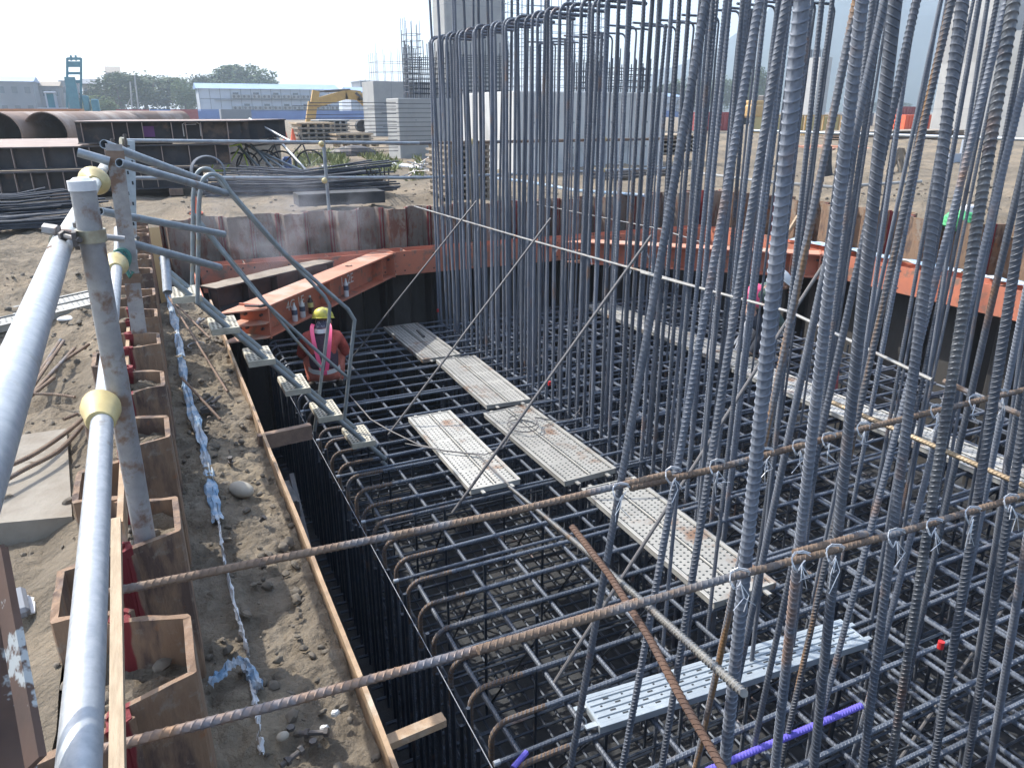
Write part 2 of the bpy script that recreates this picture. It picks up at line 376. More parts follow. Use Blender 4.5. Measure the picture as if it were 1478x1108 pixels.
# soil on the ledge between sheet piles and form board
l = MB(); grid(l, -.44, .425, -1.5, 8.9, 60, 640, lambda x, y: -.475 + .045 * fbm(x, y, 3.2) + .04 * abs(fbm(x, y + 3, 8, 4)) + .012 * fbm(x, y, 26, 2) + .05 * max(0, .1 - x) * 2)
tag(l.build('soil_ledge', M['soil'], smooth=True), kind='structure')
# soil standing inside the near troughs of the left wall
k = MB()
for i in range(-2, 13):
    yc = 1.86 + .8 * i; vs = []; fs = []; n = 10; dz = [.13, .11, .14, .15, .13][i % 5]
    if i == 0: dz = .07
    for a in range(n + 1):
        for b in range(n + 1):
            u = a / n; w = b / n * 2 - 1; hw = .245 - .11 * u; x = -.45 + .355 * u
            vs.append((x, yc + w * hw, -.02 + dz * min(1, u * 3) + .05 * fbm(x * 3, yc + w * 3, 2.5) + .035 * max(0, fbm(x, yc + w, 11))))
    for a in range(n):
        for b in range(n): q = a * (n + 1) + b; fs.append((q, q + 1, q + n + 2, q + n + 1))
    k.add(vs, fs)
tag(k.build('trough_soil', M['soil'], smooth=True), kind='structure')
# loose lumps and pebbles
gv = MB()
def pebble(x, y, z, r):
    sd = random.random() * 50; Mq = Matrix.Rotation(random.random() * 6, 3, 'Z') @ Matrix.Rotation(random.random(), 3, 'X')
    gv.ball((x, y, z), (r, r * random.uniform(.6, .95), r * random.uniform(.45, .7)), 7, 5, Mq, 0, lambda q: 1 + .28 * N.noise(q * 1.7 + V((sd, 0, 0))))
for _ in range(520): 
    x = random.uniform(-1.5, -.4); y = random.uniform(.8, 9) ; pebble(x, y, gz(x, y) + .004, random.choice((.008, .012, .02, .012)) * random.uniform(.7, 1.5))
for _ in range(420):
    x = random.uniform(-.1, .4); y = random.uniform(1, 8.5); pebble(x, y, -.455, random.choice((.006, .008, .014)) * random.uniform(.7, 1.5))
for i in range(13):
    for _ in range(9): pebble(random.uniform(-.38, -.13), 1.86 + .8 * i + random.uniform(-.13, .13), [.125, .10, .13, .145, .125][i % 5] - (.06 if i == 0 else 0), random.uniform(.01, .028))
for _ in range(150):
    x = random.uniform(.0, .41); y = random.uniform(1, 8.5); pebble(x, y, -.45, random.uniform(.014, .032))
for _ in range(500):
    x = random.uniform(10.3, 16); y = random.uniform(3, 16); pebble(x, y, gr(x, y), random.uniform(.015, .06))
for _ in range(250):
    x = random.uniform(.2, 9); y = random.uniform(12.1, 17); pebble(x, y, gb(x, y), random.uniform(.012, .05))
tag(gv.build('loose_pebbles', M['gravel'], smooth=True), 'grey brown pebbles and soil lumps scattered over the sand round the pit', 'pebbles', kind='stuff')
# mountain
hm = MB(); vs = []; fs = []; nA, nR = 150, 16
prof = [(18, 0), (24, 0), (28.0, .004), (31, .022), (34, .044), (36.5, .056), (39.5, .074), (41.5, .1), (43.5, .128), (46, .15), (49, .152), (52, .132), (54, .118), (57, .116), (60, .11), (66, .1), (76, .08), (90, .06), (110, .02), (130, 0)]
def elev(a):
    for (a0, e0), (a1, e1) in zip(prof, prof[1:]):
        if a0 <= a <= a1:
            t = (a - a0) / (a1 - a0); t = t * t * (3 - 2 * t); return e0 + (e1 - e0) * t
    return 0
for i in range(nA + 1):
    a = 18 + 112 * i / nA
    for j in range(nR + 1):
        t = j / nR; d = 750 + 550 * t; e = elev(a) * 1162 * (1 - abs(t - .75) / .75 if t < .75 else 1 - (t - .75) * 1.2)
        x = sin(R(a)) * d; y = cos(R(a)) * d
        vs.append((x, y, -4 + max(0, e) * (1 + .16 * N.fractal(V((x, y, 0)) * .009, 1, 2, 5)) + (e > 5) * 13 * N.fractal(V((x, y, 5)) * .024, 1, 2, 4)))
for i in range(nA):
    for j in range(nR): q = i * (nR + 1) + j; fs.append((q, q + 1, q + nR + 2, q + nR + 1))
hm.add(vs, fs); tag(hm.build('mountain', M['hill'], smooth=True), kind='structure')

# ================================================================== SHEET PILES
def pile_mesh(seed, pm='pile'):
    rnd = random.Random(seed)
    base = [(-.205, -.140), (-.222, -.158), (-.215, -.186), (-.188, -.190), (-.174, -.170)]
    web = []
    for i in range(4): web.append((-.172 + .042 * i / 3, -.150 + .150 * i / 3))
    fl = [(-.125 + .25 * i / 6, 0.0) for i in range(7)]
    web2 = [(-x, t) for x, t in web][::-1]
    pl = base + web + fl + web2 + [(-x, t) for x, t in base][::-1]
    pl = [V((x, t, 0)) for x, t in pl]; n = len(pl); th = .0105
    nor = []
    for i in range(n):
        d = (pl[min(i + 1, n - 1)] - pl[max(i - 1, 0)]).normalized(); nor.append(V((-d.y, d.x, 0)))
    mb = MB(); vs = []; fs = []
    zs = [-3.75, -1.2, -.3, 0]
    for zi, z in enumerate(zs):
        for sgn in (1, -1):
            for i in range(n):
                q = pl[i] + nor[i] * th * sgn
                jz = 0
                if zi == 3: jz = .022 * N.noise(V((pl[i].x * 7 + seed * 5, seed, 0))) + (.006 * rnd.uniform(-1, 1) if sgn > 0 else 0)
                vs.append((q.x, q.y, z + jz))
    W = 2 * n
    for zi in range(3):
        o = zi * W; o2 = o + W
        for i in range(n - 1):
            fs += [(o + i, o + i + 1, o2 + i + 1, o2 + i), (o + n + i + 1, o + n + i, o2 + n + i, o2 + n + i + 1)]
        fs += [(o + n, o, o2, o2 + n), (o + n - 1, o + 2 * n - 1, o2 + 2 * n - 1, o2 + n - 1)]
    o = 3 * W
    for i in range(n - 1): fs.append((o + i, o + i + 1, o + n + i + 1, o + n + i))
    mb.add(vs, fs)
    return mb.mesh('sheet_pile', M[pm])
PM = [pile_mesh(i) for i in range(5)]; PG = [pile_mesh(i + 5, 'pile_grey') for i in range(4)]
def pile(x, y, rz, top, i, label, group, ms=None):
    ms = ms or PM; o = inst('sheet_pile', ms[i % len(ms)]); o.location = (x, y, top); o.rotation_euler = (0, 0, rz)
    tag(o, label, 'sheet pile', group)
random.seed(3)
# left wall: local +t faces the pit (+X) for pit-side piles
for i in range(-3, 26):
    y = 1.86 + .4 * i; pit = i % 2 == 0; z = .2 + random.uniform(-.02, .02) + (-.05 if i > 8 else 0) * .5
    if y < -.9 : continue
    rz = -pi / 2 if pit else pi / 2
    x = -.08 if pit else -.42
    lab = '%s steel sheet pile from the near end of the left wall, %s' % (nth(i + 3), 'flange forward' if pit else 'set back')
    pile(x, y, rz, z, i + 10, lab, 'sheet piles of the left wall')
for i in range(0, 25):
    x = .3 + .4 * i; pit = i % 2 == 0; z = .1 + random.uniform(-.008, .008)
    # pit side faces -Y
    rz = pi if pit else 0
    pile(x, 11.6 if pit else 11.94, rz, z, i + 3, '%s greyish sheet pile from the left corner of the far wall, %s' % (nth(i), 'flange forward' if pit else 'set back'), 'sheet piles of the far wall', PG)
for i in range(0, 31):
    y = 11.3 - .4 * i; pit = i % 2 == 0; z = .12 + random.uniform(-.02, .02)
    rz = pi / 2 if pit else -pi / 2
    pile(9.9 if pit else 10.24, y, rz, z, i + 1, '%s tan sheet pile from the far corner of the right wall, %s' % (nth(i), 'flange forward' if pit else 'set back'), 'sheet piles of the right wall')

# ================================================================== WALERS AND STRUTS
def hprof(w, h, tw=.014, tf=.02):
    a = w / 2; b = h / 2; t = tw / 2
    return [(-a, -b), (a, -b), (a, -b + tf), (t, -b + tf), (t, b - tf), (a, b - tf), (a, b), (-a, b), (-a, b - tf), (-t, b - tf), (-t, -b + tf), (-a, -b + tf)]
def bolt_holes(mb, a, b, z0, z1, side, step=.16):
    a = V(a); b = V(b); d = (b - a); L = d.length; d /= L; n = int(L / step)
    for i in range(n):
        if i % 7 in (5, 6): continue
        for z in (z0, z1):
            c = a + d * (step * (i + .5)) + V((0, 0, z)); mb.tube([c - side * .001, c + side * .0025], .013, 8)
# far waler: web plate faces the pit (H on its side), top z -.5, bottom -.87
def waler(name, a, b, label, holes, sides, stiff=1.2):
    a = V(a); b = V(b); root = empty(name, a, 0, label, 'steel beam'); d = (b - a).normalized(); L = (b - a).length
    mb = MB(); z = V((0, 0, 1)); sd = sides
    # flanges vertical: front flange towards pit
    for off in (.165, -.165): mb.bar(sd * off + d * 0, sd * off + d * L, .016, .37)
    mb.bar(V((0, 0, 0)), d * L, .32, .012)
    mb.build('beam_body', M['orange'], root)
    st = MB(); k = .6
    while k < L:
        st.box(d * k + V((0, 0, .092)), (.012, .31, .17) if abs(d.x) > .5 else (.31, .012, .17)); k += stiff
    st.build('stiffener', M['orange_dusty'], root)
    hm_ = MB(); bolt_holes(hm_, sd * .173, sd * .173 + d * L, -.12, .12, sd); hm_.build('bolt_hole', M['hole'], root)
    return root
wf = waler('waling_beam', (.5, 11.37, -.685), (9.6, 11.37, -.685), 'orange steel waling beam along the foot of the far sheet piles', 1, V((0, -1, 0)))
wr = waler('waling_beam', (9.55, 11.1, -.685), (9.55, -1.2, -.685), 'orange steel waling beam along the right wall with blue plastic on top', 1, V((-1, 0, 0)))
wl = waler('waling_beam', (.235, -1.4, -.71), (.235, 11.0, -.71), 'orange steel waling beam under the soil ledge on the left', 1, V((1, 0, 0)))
def strut(label, A, B, marks, top=M['orange_dusty'], w=.36, ext=0, sgn=1):
    A = V(A); B = V(B); d = (B - A); L = d.length; rz = math.atan2(d.y, d.x)
    root = empty('strut_beam', A, rz, label, 'steel beam')
    b = MB(); b.prism([(x, z) for x, z in hprof(w, .36)], (0, 0, 0), (L, 0, 0)); b.build('beam_body', M['orange'], root)
    t = MB(); t.box((L / 2, 0, .1815), (L - .01, w - .01, .003)); t.build('top_flange', top, root)  # paler top sheet: dust, and pinkish light painted into the colour
    for x in (0, L):
        e = MB(); e.box((x, 0, 0), (.024, w + .01, .39)); e.build('end_plate', M['orange'], root)
    s = MB()
    for x in (L * .42, L - .42):
        for y in (-1, 1): s.box((x, y * (w / 4 + .003), 0), (.012, w / 2 - .02, .315))
    s.build('stiffener', M['orange'], root)
    # wedge seat at either end
    for x, dx in ((0, -1), (L, 1)):
        q = MB(); a45 = .42
        for z in (-.165, 0, .165):
            q.add([(x, -w / 2, z - .008), (x, w / 2, z - .008), (x + dx * (a45 if sgn > 0 else .08), w / 2 * 1, z - .008), (x + dx * (.08 if sgn > 0 else a45), -w / 2, z - .008),
                   (x, -w / 2, z + .008), (x, w / 2, z + .008), (x + dx * (a45 if sgn > 0 else .08), w / 2, z + .008), (x + dx * (.08 if sgn > 0 else a45), -w / 2, z + .008)],
                  [(0, 1, 2, 3), (4, 7, 6, 5), (0, 3, 7, 4), (1, 5, 6, 2), (0, 4, 5, 1), (3, 2, 6, 7)])
        q.build('wedge_seat', top, root)
        hl = MB()
        for y in (-.1, .1):
            for z in (-.08, .08): hl.tube([(x + dx * .012, y, z), (x + dx * .05, y, z)], .016, 6)
            hl.tube([(x, y, .08), (x - dx * .05, y, .08)], .018, 6)
        hl.build('bolt', M['dkmetal'], root)
    for txt, x, s_, rot in marks:
        cu = bpy.data.curves.new('marking', 'FONT'); cu.body = txt; cu.size = s_; cu.extrude = .001
        tmp = bpy.data.objects.new('tmp', cu); C.objects.link(tmp); bpy.context.view_layer.update()
        me = bpy.data.meshes.new_from_object(tmp.evaluated_get(bpy.context.evaluated_depsgraph_get())); bpy.data.objects.remove(tmp)
        me.materials.clear(); me.materials.append(M['white_paint'])
        o = inst('painted_marking', me, root); o.location = (x, -.013, -.05); o.rotation_euler = (R(90), 0, 0)
    return root
# left corner strut (near top edge 1.05,8.55 -> 3.39,11.26)
du = (V((3.39, 11.26, 0)) - V((1.05, 8.55, 0))).normalized(); nrm = V((-du.y, du.x, 0))
sA = V((1.02, 8.52, -.685)) + nrm * .18; sB = V((3.27, 11.12, -.685)) + nrm * .18
s1 = strut('orange corner strut beam with bottles on its flange, behind the crouching worker', sA, sB, [('4C 1E', .62, .17, 0), ('1  2E', 2.0, .19, 0)], ext=1, sgn=1)
dv = (V((9.06, 8.23, 0)) - V((6.48, 10.66, 0))).normalized(); nv = V((-dv.y, dv.x, 0))
s2 = strut('orange corner strut beam across the far right corner behind the bars', V((6.45, 10.7, -.685)) + nv * .18, V((9.1, 8.2, -.685)) + nv * .18, [('1 A', .75, .2, 0), ('E E', 2.3, .2, 0)], sgn=-1)
# dusty beam beside the left strut
dd = V((1.75, 1.25, 0)).normalized(); db = MB()
root = empty('dusty_beam', (.5, 9.95, -.68), math.atan2(1.15, 1.7), 'dust covered H beam lying behind the orange strut in the left corner', 'steel beam')
db.prism(hprof(.3, .3), (0, 0, 0), (2.1, 0, 0)); db.build('beam_body', M['dkmetal'], root)
tp = MB(); grid(tp, .0, 2.1, -.15, .15, 30, 6, lambda x, y: .153 + .012 * max(0, fbm(x, y, 5))); tp.build('dust_layer', M['dust'], root, smooth=True)
es = MB(); [es.box((x, -.08, 0), (.012, .13, .26)) for x in (.02, .5, 1.0, 1.5, 2.08)]; es.build('stiffener', M['dkmetal'], root)
# things lying on the strut
def on_strut(t, off, z): return sA + (sB - sA).normalized() * t + nrm * off + V((0, 0, z))
def bottle(p, liquid, lab, label, h=.23):
    r = empty('drink_bottle', p, 0, label, 'bottle', 'drink bottles on the orange strut')
    b = MB(); b.tube([(0, 0, 0), (0, 0, .01), (0, 0, h * .68), (0, 0, h * .84), (0, 0, h * .9)], lambda t: [.03, .034, .034, .018, .013][min(4, int(t * 4 + .01))], 12); b.build('bottle_body', liquid, r, smooth=True)
    w = MB(); w.tube([(0, 0, h * .36), (0, 0, h * .62)], .0352, 12); w.build('label_wrap', lab, r)
    c = MB(); c.tube([(0, 0, h * .9), (0, 0, h)], .015, 10); c.build('cap', M['white'], r)
zb = -.16
bottle(on_strut(.62, -.12, zb), M['bottle'], M['labelb'], 'clear bottle with dark label, leftmost of those standing on the orange strut')
bottle(on_strut(.80, -.12, zb), M['bottle'], M['labelb'], 'clear bottle with dark label, middle one of the left three on the orange strut')
bottle(on_strut(1.0, -.12, zb), M['tea'], M['labely'], 'bottle of dark drink with yellow label on the orange strut')
bottle(on_strut(1.95, -.12, zb), M['bottle'], M['labelb'], 'clear bottle with dark label standing alone further right on the orange strut', .25)
h = MB(); q = on_strut(-.12, 0.03, .2); h.bar(q, q + V((.17, -.1, 0)), .03, .02); h.bar(q + V((.14, -.1, .0)), q + V((.2, -.06, 0)), .035, .03)
tag(h.build('hammer', M['dkmetal']), 'small hammer lying on the near end of the orange strut', 'hammer')
rb = MB(); pts = [on_strut(2.3, .0, .19) + V((random.uniform(-.05, .05), random.uniform(-.05, .05), .008 * (i % 2))) for i in range(6)]; rb.tube(pts, .006, 6)
tag(rb.build('wire_scrap', M['dkmetal']), 'scrap of twisted wire on the far end of the orange strut', 'wire scrap')

# form board on the ledge edge
fb = MB(); n = 60; vs = []; fs = []
for i in range(n + 1):
    y = 1.42 + (8.6 - 1.42) * i / n; x = .437 + .006 * N.noise(V((y, 0, 0))); zt = -.385 + .006 * N.noise(V((y * 9, 3, 0)))
    vs += [(x - .009, y, -.56), (x - .009, y, zt), (x + .009, y, zt), (x + .009, y, -.56)]
for i in range(n):
    for a in range(4): fs.append((i * 4 + a, i * 4 + (a + 1) % 4, i * 4 + 4 + (a + 1) % 4, i * 4 + 4 + a))
fs += [(0, 1, 2, 3)[::-1], tuple(n * 4 + a for a in range(4))]
fb.add(vs, fs); tag(fb.build('form_board', M['form']), 'long thin plywood form board standing along the edge of the soil ledge', 'board')
fe = MB(); fe.bar((.45, 1.40, -.46), (.05, 1.27, -.46), .02, .15); tag(fe.build('form_board', M['form']), 'short plywood board closing the near end of the ledge beside an orange bracket', 'board')
ob = MB(); ob.box((.3, 1.28, -.50), (.22, .08, .09)); ob.box((.3, 1.2, -.52), (.26, .1, .02)); tag(ob.build('beam_bracket', M['orange']), 'orange steel bracket under the near end of the form board', 'bracket')
for (a, b, lb, w, m_) in (((.40, 4.62, -.44), (.74, 4.66, -.44), 'dark timber block jutting from the form board over the pit near the stair', .05, 'wood_dark'), ((.43, 1.98, -.50), (.68, 2.0, -.50), 'short pale wood block jutting from the form board near the lower end', .045, 'form')):
    q = MB(); q.bar(a, b, w, .1 if m_ == 'wood_dark' else .03); tag(q.build('timber_block', M[m_]), lb, 'timber')
br = MB()
for a, b in (((.47, 4.25, -.72), (.47, 4.55, -.72)), ): br.bar(a, b, .16, .02); br.bar(V(a) + V((.08, 0, -.35)), V(b) + V((.08, 0, -.35)), .02, .7)
br.bar((.55, 3.3, -1.4), (.57, 4.55, -.68), .03, .05)
tag(br.build('wall_bracket', M['dkmetal']), 'grey steel bracket hanging below the form board on the pit side', 'bracket')

# tarp strips
def tarp(pts, w, label, m='tarp', name='plastic_strip'):
    mb = MB(); pts = [V(p) for p in pts]; n = 0; vs = []; fs = []; sub = 14
    line = []
    for i in range(len(pts) - 1):
        for s_ in range(sub): line.append(pts[i].lerp(pts[i + 1], s_ / sub))
    line.append(pts[-1]); W = 8
    for i, p in enumerate(line):
        t = (line[min(i + 1, len(line) - 1)] - line[max(i - 1, 0)]).normalized(); sd = t.cross(V((0, 0, 1))).normalized()
        ww = w * (.65 + .55 * N.noise(V((i * .23, 0, 1))) )
        for k in range(W + 1):
            u = k / W - .5; q = p + sd * (u * ww + .012 * N.noise(V((i * .5, k * .7, 3)))); q.z += .02 * abs(N.noise(V((i * .22, k * .5, 9)))) * 2 + .014 * (1 - 4 * u * u)
            vs.append(q)
    for i in range(len(line) - 1):
        for k in range(W): a = i * (W + 1) + k; fs.append((a, a + 1, a + W + 2, a + W + 1))
    mb.add(vs, fs); o = mb.build(name, M[m], smooth=True); return tag(o, label, 'plastic sheet')
zl = -.44
tarp([P(232, 372, z=zl + .1), P(243, 430, z=zl + .06), P(256, 480, z=zl), P(268, 560, z=zl), P(292, 640, z=zl), P(304, 700, z=zl), P(316, 755, z=zl)], .09, 'crumpled blue plastic strip lying along the sheet piles on the ledge')
tarp([P(316, 755, z=zl), P(322, 800, z=zl), P(340, 880, z=zl), P(360, 950, z=zl)], .018, 'thin torn white edge of plastic running along the near ledge', 'white')
tarp([P(303, 992, z=zl + .03), P(330, 965, z=zl + .03), P(352, 955, z=zl + .02), P(378, 1000, z=zl + .01)], .055, 'torn scrap of blue plastic beside the nearest sheet pile')
tarp([P(362, 985, z=zl), P(372, 1030, z=zl), P(378, 1090, z=zl)], .03, 'white plastic edge sticking out of the soil beside the near form board', 'white')
for pts, lb in (([(9.62, 9.3, -.47), (9.65, 8.2, -.46), (9.62, 7.2, -.46), (9.66, 6.3, -.47)], 'crumpled blue plastic on the right waling beam near the far corner'), ([(9.63, 6.0, -.47), (9.6, 5.2, -.46), (9.66, 4.4, -.46), (9.62, 3.2, -.47)], 'crumpled blue and white plastic on the right waling beam at the right edge')):
    tarp(pts, .26, lb)

# ledge details
st = MB(); st.ball(P(345, 705, z=-.43) , (.085, .05, .042), 20, 14, Matrix.Rotation(R(-55), 3, 'Z'), 0, lambda q: 1 + .22 * q.x)
tag(st.build('river_stone', M['stone'], smooth=True), 'smooth pale oval stone lying on the ledge soil', 'stone')
def bolt(p, d, L, label, r=.009, head=.016):
    b = MB(); p = V(p); d = V(d).normalized(); b.tube([p, p + d * L], r, 8); b.tube([p + d * L, p + d * (L + .014)], head, 6); b.tube([p + d * .02, p + d * .032], head, 6)
    tag(b.build('steel_bolt', M['dkmetal'], smooth=True), label, 'bolt', 'loose bolts on the ledge')
bolt(P(334, 672, z=-.44), (-.02, -.1, .6), .05, 'dark bolt standing upright in the ledge soil above the pale stone')
bolt(P(432, 1058, z=-.43), (.75, -.35, .05), .085, 'large bolt lying in the near corner of the ledge')
bolt(P(405, 1105, z=-.43), (.7, .3, .05), .07, 'bolt half buried at the bottom of the near ledge')
bolt(P(376, 752, z=-.44), (.3, -.1, .4), .02, 'stubby bolt in the soil below the pale stone')
for px, py, lb, mt in ((420, 1052, 'rusty nut beside the large bolt on the near ledge', 'dkmetal'), (452, 1072, 'rusty nut below the large bolt on the near ledge', 'dkmetal')):
    p = P(px, py, z=-.44); b = MB(); b.tube([p, p + V((0, 0, .012))], .014, 6); tag(b.build('steel_nut', M[mt]), lb, 'nut')
for px, py, lb in ((484, 1028, 'crumpled silver foil scrap on the near ledge, the upper one'), (468, 1050, 'crumpled silver foil scrap on the near ledge, the lower one')):
    b = MB(); b.ball(P(px, py, z=-.43), (.017, .014, .012), 7, 5, None, 0, lambda q: 1 + .4 * N.noise(q * 3)); tag(b.build('foil_scrap', M['silver']), lb, 'foil')
for px, py, r in ((408, 1062, .022),):
    b = MB(); b.ball(P(px, py, z=-.43), (r, r * .8, r * .7), 10, 7, None, 0, lambda q: 1 + .1 * N.noise(q * 2)); tag(b.build('round_stone', M['stone'], smooth=True), 'small round stone beside the bolts on the near ledge', 'stone')
# rods and clamps on the ledge near the stair
for a, b, lb in ((P(243, 428, z=-.3), P(328, 565, z=-.43), 'rusty thin rod lying down the ledge from the white pipe'), (P(245, 430, z=-.3), P(303, 488, z=-.43), 'second rusty thin rod on the ledge crossing the clamp'), (P(262, 545, z=-.25), P(318, 605, z=-.43), 'rusty rod leaning from the sheet pile to the ledge beside the wire loop')):
    q = MB(); q.tube([a, b], .009, 8); tag(q.build('steel_rod', M['wood_dark']), lb, 'rod')
q = MB(); c = P(300, 590, z=-.43); q.box(c, (.1, .07, .03)); q.tube(arc(c + V((.0, -.05, .02)), .05, 0, pi, (1, 0, 0), (0, 1, 0), 10), .006, 6); q.tube([c + V((.03, .05, .02)), c + V((.1, .14, .03))], .012, 8); q.tube([c + V((-.02, .06, .02)), c + V((.05, .15, .03))], .01, 8)
tag(q.build('pipe_clamp', M['dkmetal'], smooth=True), 'rusty clamp with a wire loop on the ledge below the stair', 'clamp')
q = MB(); c = P(282, 470, z=-.43); q.tube([c, c + V((.06, .05, .05))], .022, 8); q.tube([c + V((.01, .05, 0)), c + V((.09, .0, .06))], .012, 8); tag(q.build('pipe_clamp', M['post'], smooth=True), 'grey pipe clamp lying on the two thin rods at the head of the ledge', 'clamp')
q = MB(); c = P(283, 498, z=-.44); q.tube(arc(c, .07, .2, pi * 1.3, (1, .2, 0), (0, 1, .1), 12), .006, 6); tag(q.build('wire_loop', M['post']), 'open grey wire loop on the ledge beside the rods', 'wire')

# ================================================================== REINFORCEMENT
random.seed(11)
GM = 'bars of the reinforcement mat'
# transverse bars: hooked down at the left edge, some straight with a white end cap
LT = MX1 - MX0
def trans_path(leg, amp=.0):
    r = .11
    pts = [V((0, 0, -leg))] + [V((0, 0, -r - .01))]
    pts += arc((r, 0, -r), r, pi, pi / 2, (1, 0, 0), (0, 0, 1), 7)
    pts += [V((r + .3 + (LT - .6) * i / 12, amp * sin(i * .7), 0)) for i in range(13)]
    return pts
TM = [rib_mesh('mat_crossbar', trans_path(1.62, .012), .032, .026, 8, M['steel_mat']), rib_mesh('mat_crossbar', trans_path(1.5, -.01), .032, .026, 8, M['steel_mat'])]
ST = rib_mesh('mat_crossbar_straight', [(i * LT / 12, .01 * sin(i), 0) for i in range(13)], .026, .022, 8, M['steel_mat'])
RH = rib_mesh('rusty_hook', [(0, 0, -.34)] + [(0, 0, -.12)] + arc((.11, 0, -.11), .11, pi, pi / 2, (1, 0, 0), (0, 0, 1), 7) + [V((.34, 0, 0))], .0335, .026, 8, M['steel_rust'])
i = 0; y = MY0
capm = MB(); capm.tube([(-.02, 0, 0), (.015, 0, 0)], .0155, 10); capm = capm.mesh('end_cap', M['galv'])
ys = []
while y < MY1:
    ys.append(y); y += .30
for i, y in enumerate(ys):
    y += random.uniform(-.015, .015)
    o = inst('mat_crossbar', TM[i % 2]); o.location = (MX0 + random.uniform(-.012, .012), y, ZM)
    tag(o, '%s thick cross bar from the near edge, its left end bent down' % nth(i), 'rebar', GM)
    if 2 < i < 26:
        h_ = inst('rusty_hook_section', RH, o); h_.location = (0, 0, 0.0)
    if i % 3 == 1:
        o = inst('mat_crossbar', ST); o.location = (MX0 - .06, y + .07, ZM - .004)
        tag(o, '%s thin straight cross bar from the near edge, with pale end cap' % nth(i // 3), 'rebar', 'straight cross bars of the mat')
        e = inst('end_cap', capm, o)
# longitudinal bars
LL = MY1 - MY0
LM = [rib_mesh('mat_long_bar', [(a * .012 * sin(i * .9 + a), LL * i / 14, 0) for i in range(15)], .03, .024, 8, M['steel_mat']) for a in (1, -1)]
xs = [MX0 + .1 + .39 * i for i in range(6)] + [MX0 + .1 + 1.95 + .33 * (i - 5) for i in range(6, 22)]
for i, x in enumerate(xs):
    o = inst('mat_long_bar', LM[i % 2]); o.location = (x + random.uniform(-.02, .02), MY0, ZM - .031)
    tag(o, '%s long top bar of the mat from its left edge' % nth(i), 'rebar', 'long bars of the mat')
# second layer
for i in range(6, 22):
    o = inst('mat_long_bar', LM[i % 2]); o.location = (MX0 + .25 + .33 * i, MY0, ZM - .13)
    tag(o, '%s long bar from the left in the second layer' % nth(i - 6), 'rebar', 'long bars of the second layer')
sm = rib_mesh('thin_crossbar', [(i * (LT - .05) / 6, .008 * sin(i), 0) for i in range(7)], .022, .02, 6, M['steel_dark'], ribs=False)
# the dense steel deeper down, as one mass: bottom layer, hanging curtain, inner layers
low = MB()
def bar6(a, b, r=.0125): low.tube([a, b], r, 5)
zb = ZF + .12
y = MY0
while y < MY1: bar6((MX0 + .02, y, zb + .028), (MX1, y, zb + .028)); y += .15
x = MX0 + .05
while x < MX1: bar6((x, MY0, zb), (x, MY1, zb)); x += .15
for z in (-1.95, -2.2, -2.45, -2.7, -2.95, -3.2): bar6((MX0 + .035, MY0, z), (MX0 + .035, MY1, z), .012)
y = MY0 + .1
while y < MY1:
    jx = random.uniform(-.012, .012)
    bar6((MX0 - .02 + jx, y, zb - .05), (MX0 - .02 + jx, y + random.uniform(-.02, .02), ZM - .05 - random.random() * .4), .0155)
    if random.random() < .8: bar6((MX0 - .12, y + .05, zb + .02), (MX0 + .3, y + .05, zb + .02), .0155)
    y += .15
for x in [MX0 + .7 + 1.0 * i for i in range(8)]:
    y = MY0 + .5
    while y < MY1:
        bar6((x, y, zb), (x, y, ZM - .03), .0135); bar6((x + .03, y, ZM - .2), (x + .03, y + .9, zb + .1), .009); y += .9
for z in (-2.55,):
    y = MY0 + .2
    while y < MY1: bar6((MX0 + .05, y, z), (MX1, y, z), .011); y += .6
for yv in [MY0 + .15 + .6 * i for i in range(18)]: bar6((3.7, yv, ZM - .115), (MX1, yv, ZM - .115), .013)
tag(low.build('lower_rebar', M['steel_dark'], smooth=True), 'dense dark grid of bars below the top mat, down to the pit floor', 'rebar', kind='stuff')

# column starter bars
ZT = 2.52
def hook_path(top, hl, base=ZF + .1, r=.09):
    Lz = top - base
    p = [V((0, 0, Lz * i / 16)) for i in range(16)] ; p = [q + V((.012 * sin(i * .5), .01 * sin(i * .37), 0)) * (i / 16 if i < 14 else .3) for i, q in enumerate(p)]
    p = [q for q in p if q.z < Lz - r - .02] + arc((r, 0, Lz - r), r, pi, pi / 2, (1, 0, 0), (0, 0, 1), 8) + [V((r + hl, 0, Lz))]
    return p
HK = [rib_mesh('hooked_bar', hook_path(ZT, .55), .036, .028, 8, M['steel']), rib_mesh('hooked_bar', [V((a.x, -a.y, a.z)) for a in hook_path(ZT + .02, .48)], .036, .028, 8, M['steel'])]
base = ZF + .1
n = 0; y = 4.15
while y < 11.2:
    o = inst('column_bar', HK[n % 2]); o.location = (3.95 + random.uniform(-.01, .01), y + random.uniform(-.02, .02), base); o.rotation_euler = (random.uniform(-.006, .006), random.uniform(-.004, .004), random.uniform(-.12, .12))
    tag(o, '%s upright bar from the near end of the left hooked column row' % nth(n), 'rebar', 'left row of column bars'); n += 1; y += .178
HN = [rib_mesh('hooked_bar_thin', hook_path(ZT + .0, .42, r=.075), .026, .024, 8, M['steel'])]
n = 0; y = 3.75
while y < 11.2:
    o = inst('column_bar', HN[0]); o.location = (6.02 + random.uniform(-.01, .01), y, base); o.rotation_euler = (random.uniform(-.006, .006), random.uniform(-.004, .004), pi + random.uniform(-.1, .1)); o.scale = (1, 1, 1 + random.uniform(-.008, .008))
    tag(o, '%s upright bar from the near end of the right hooked column row' % nth(n), 'rebar', 'right row of column bars'); n += 1; y += .27
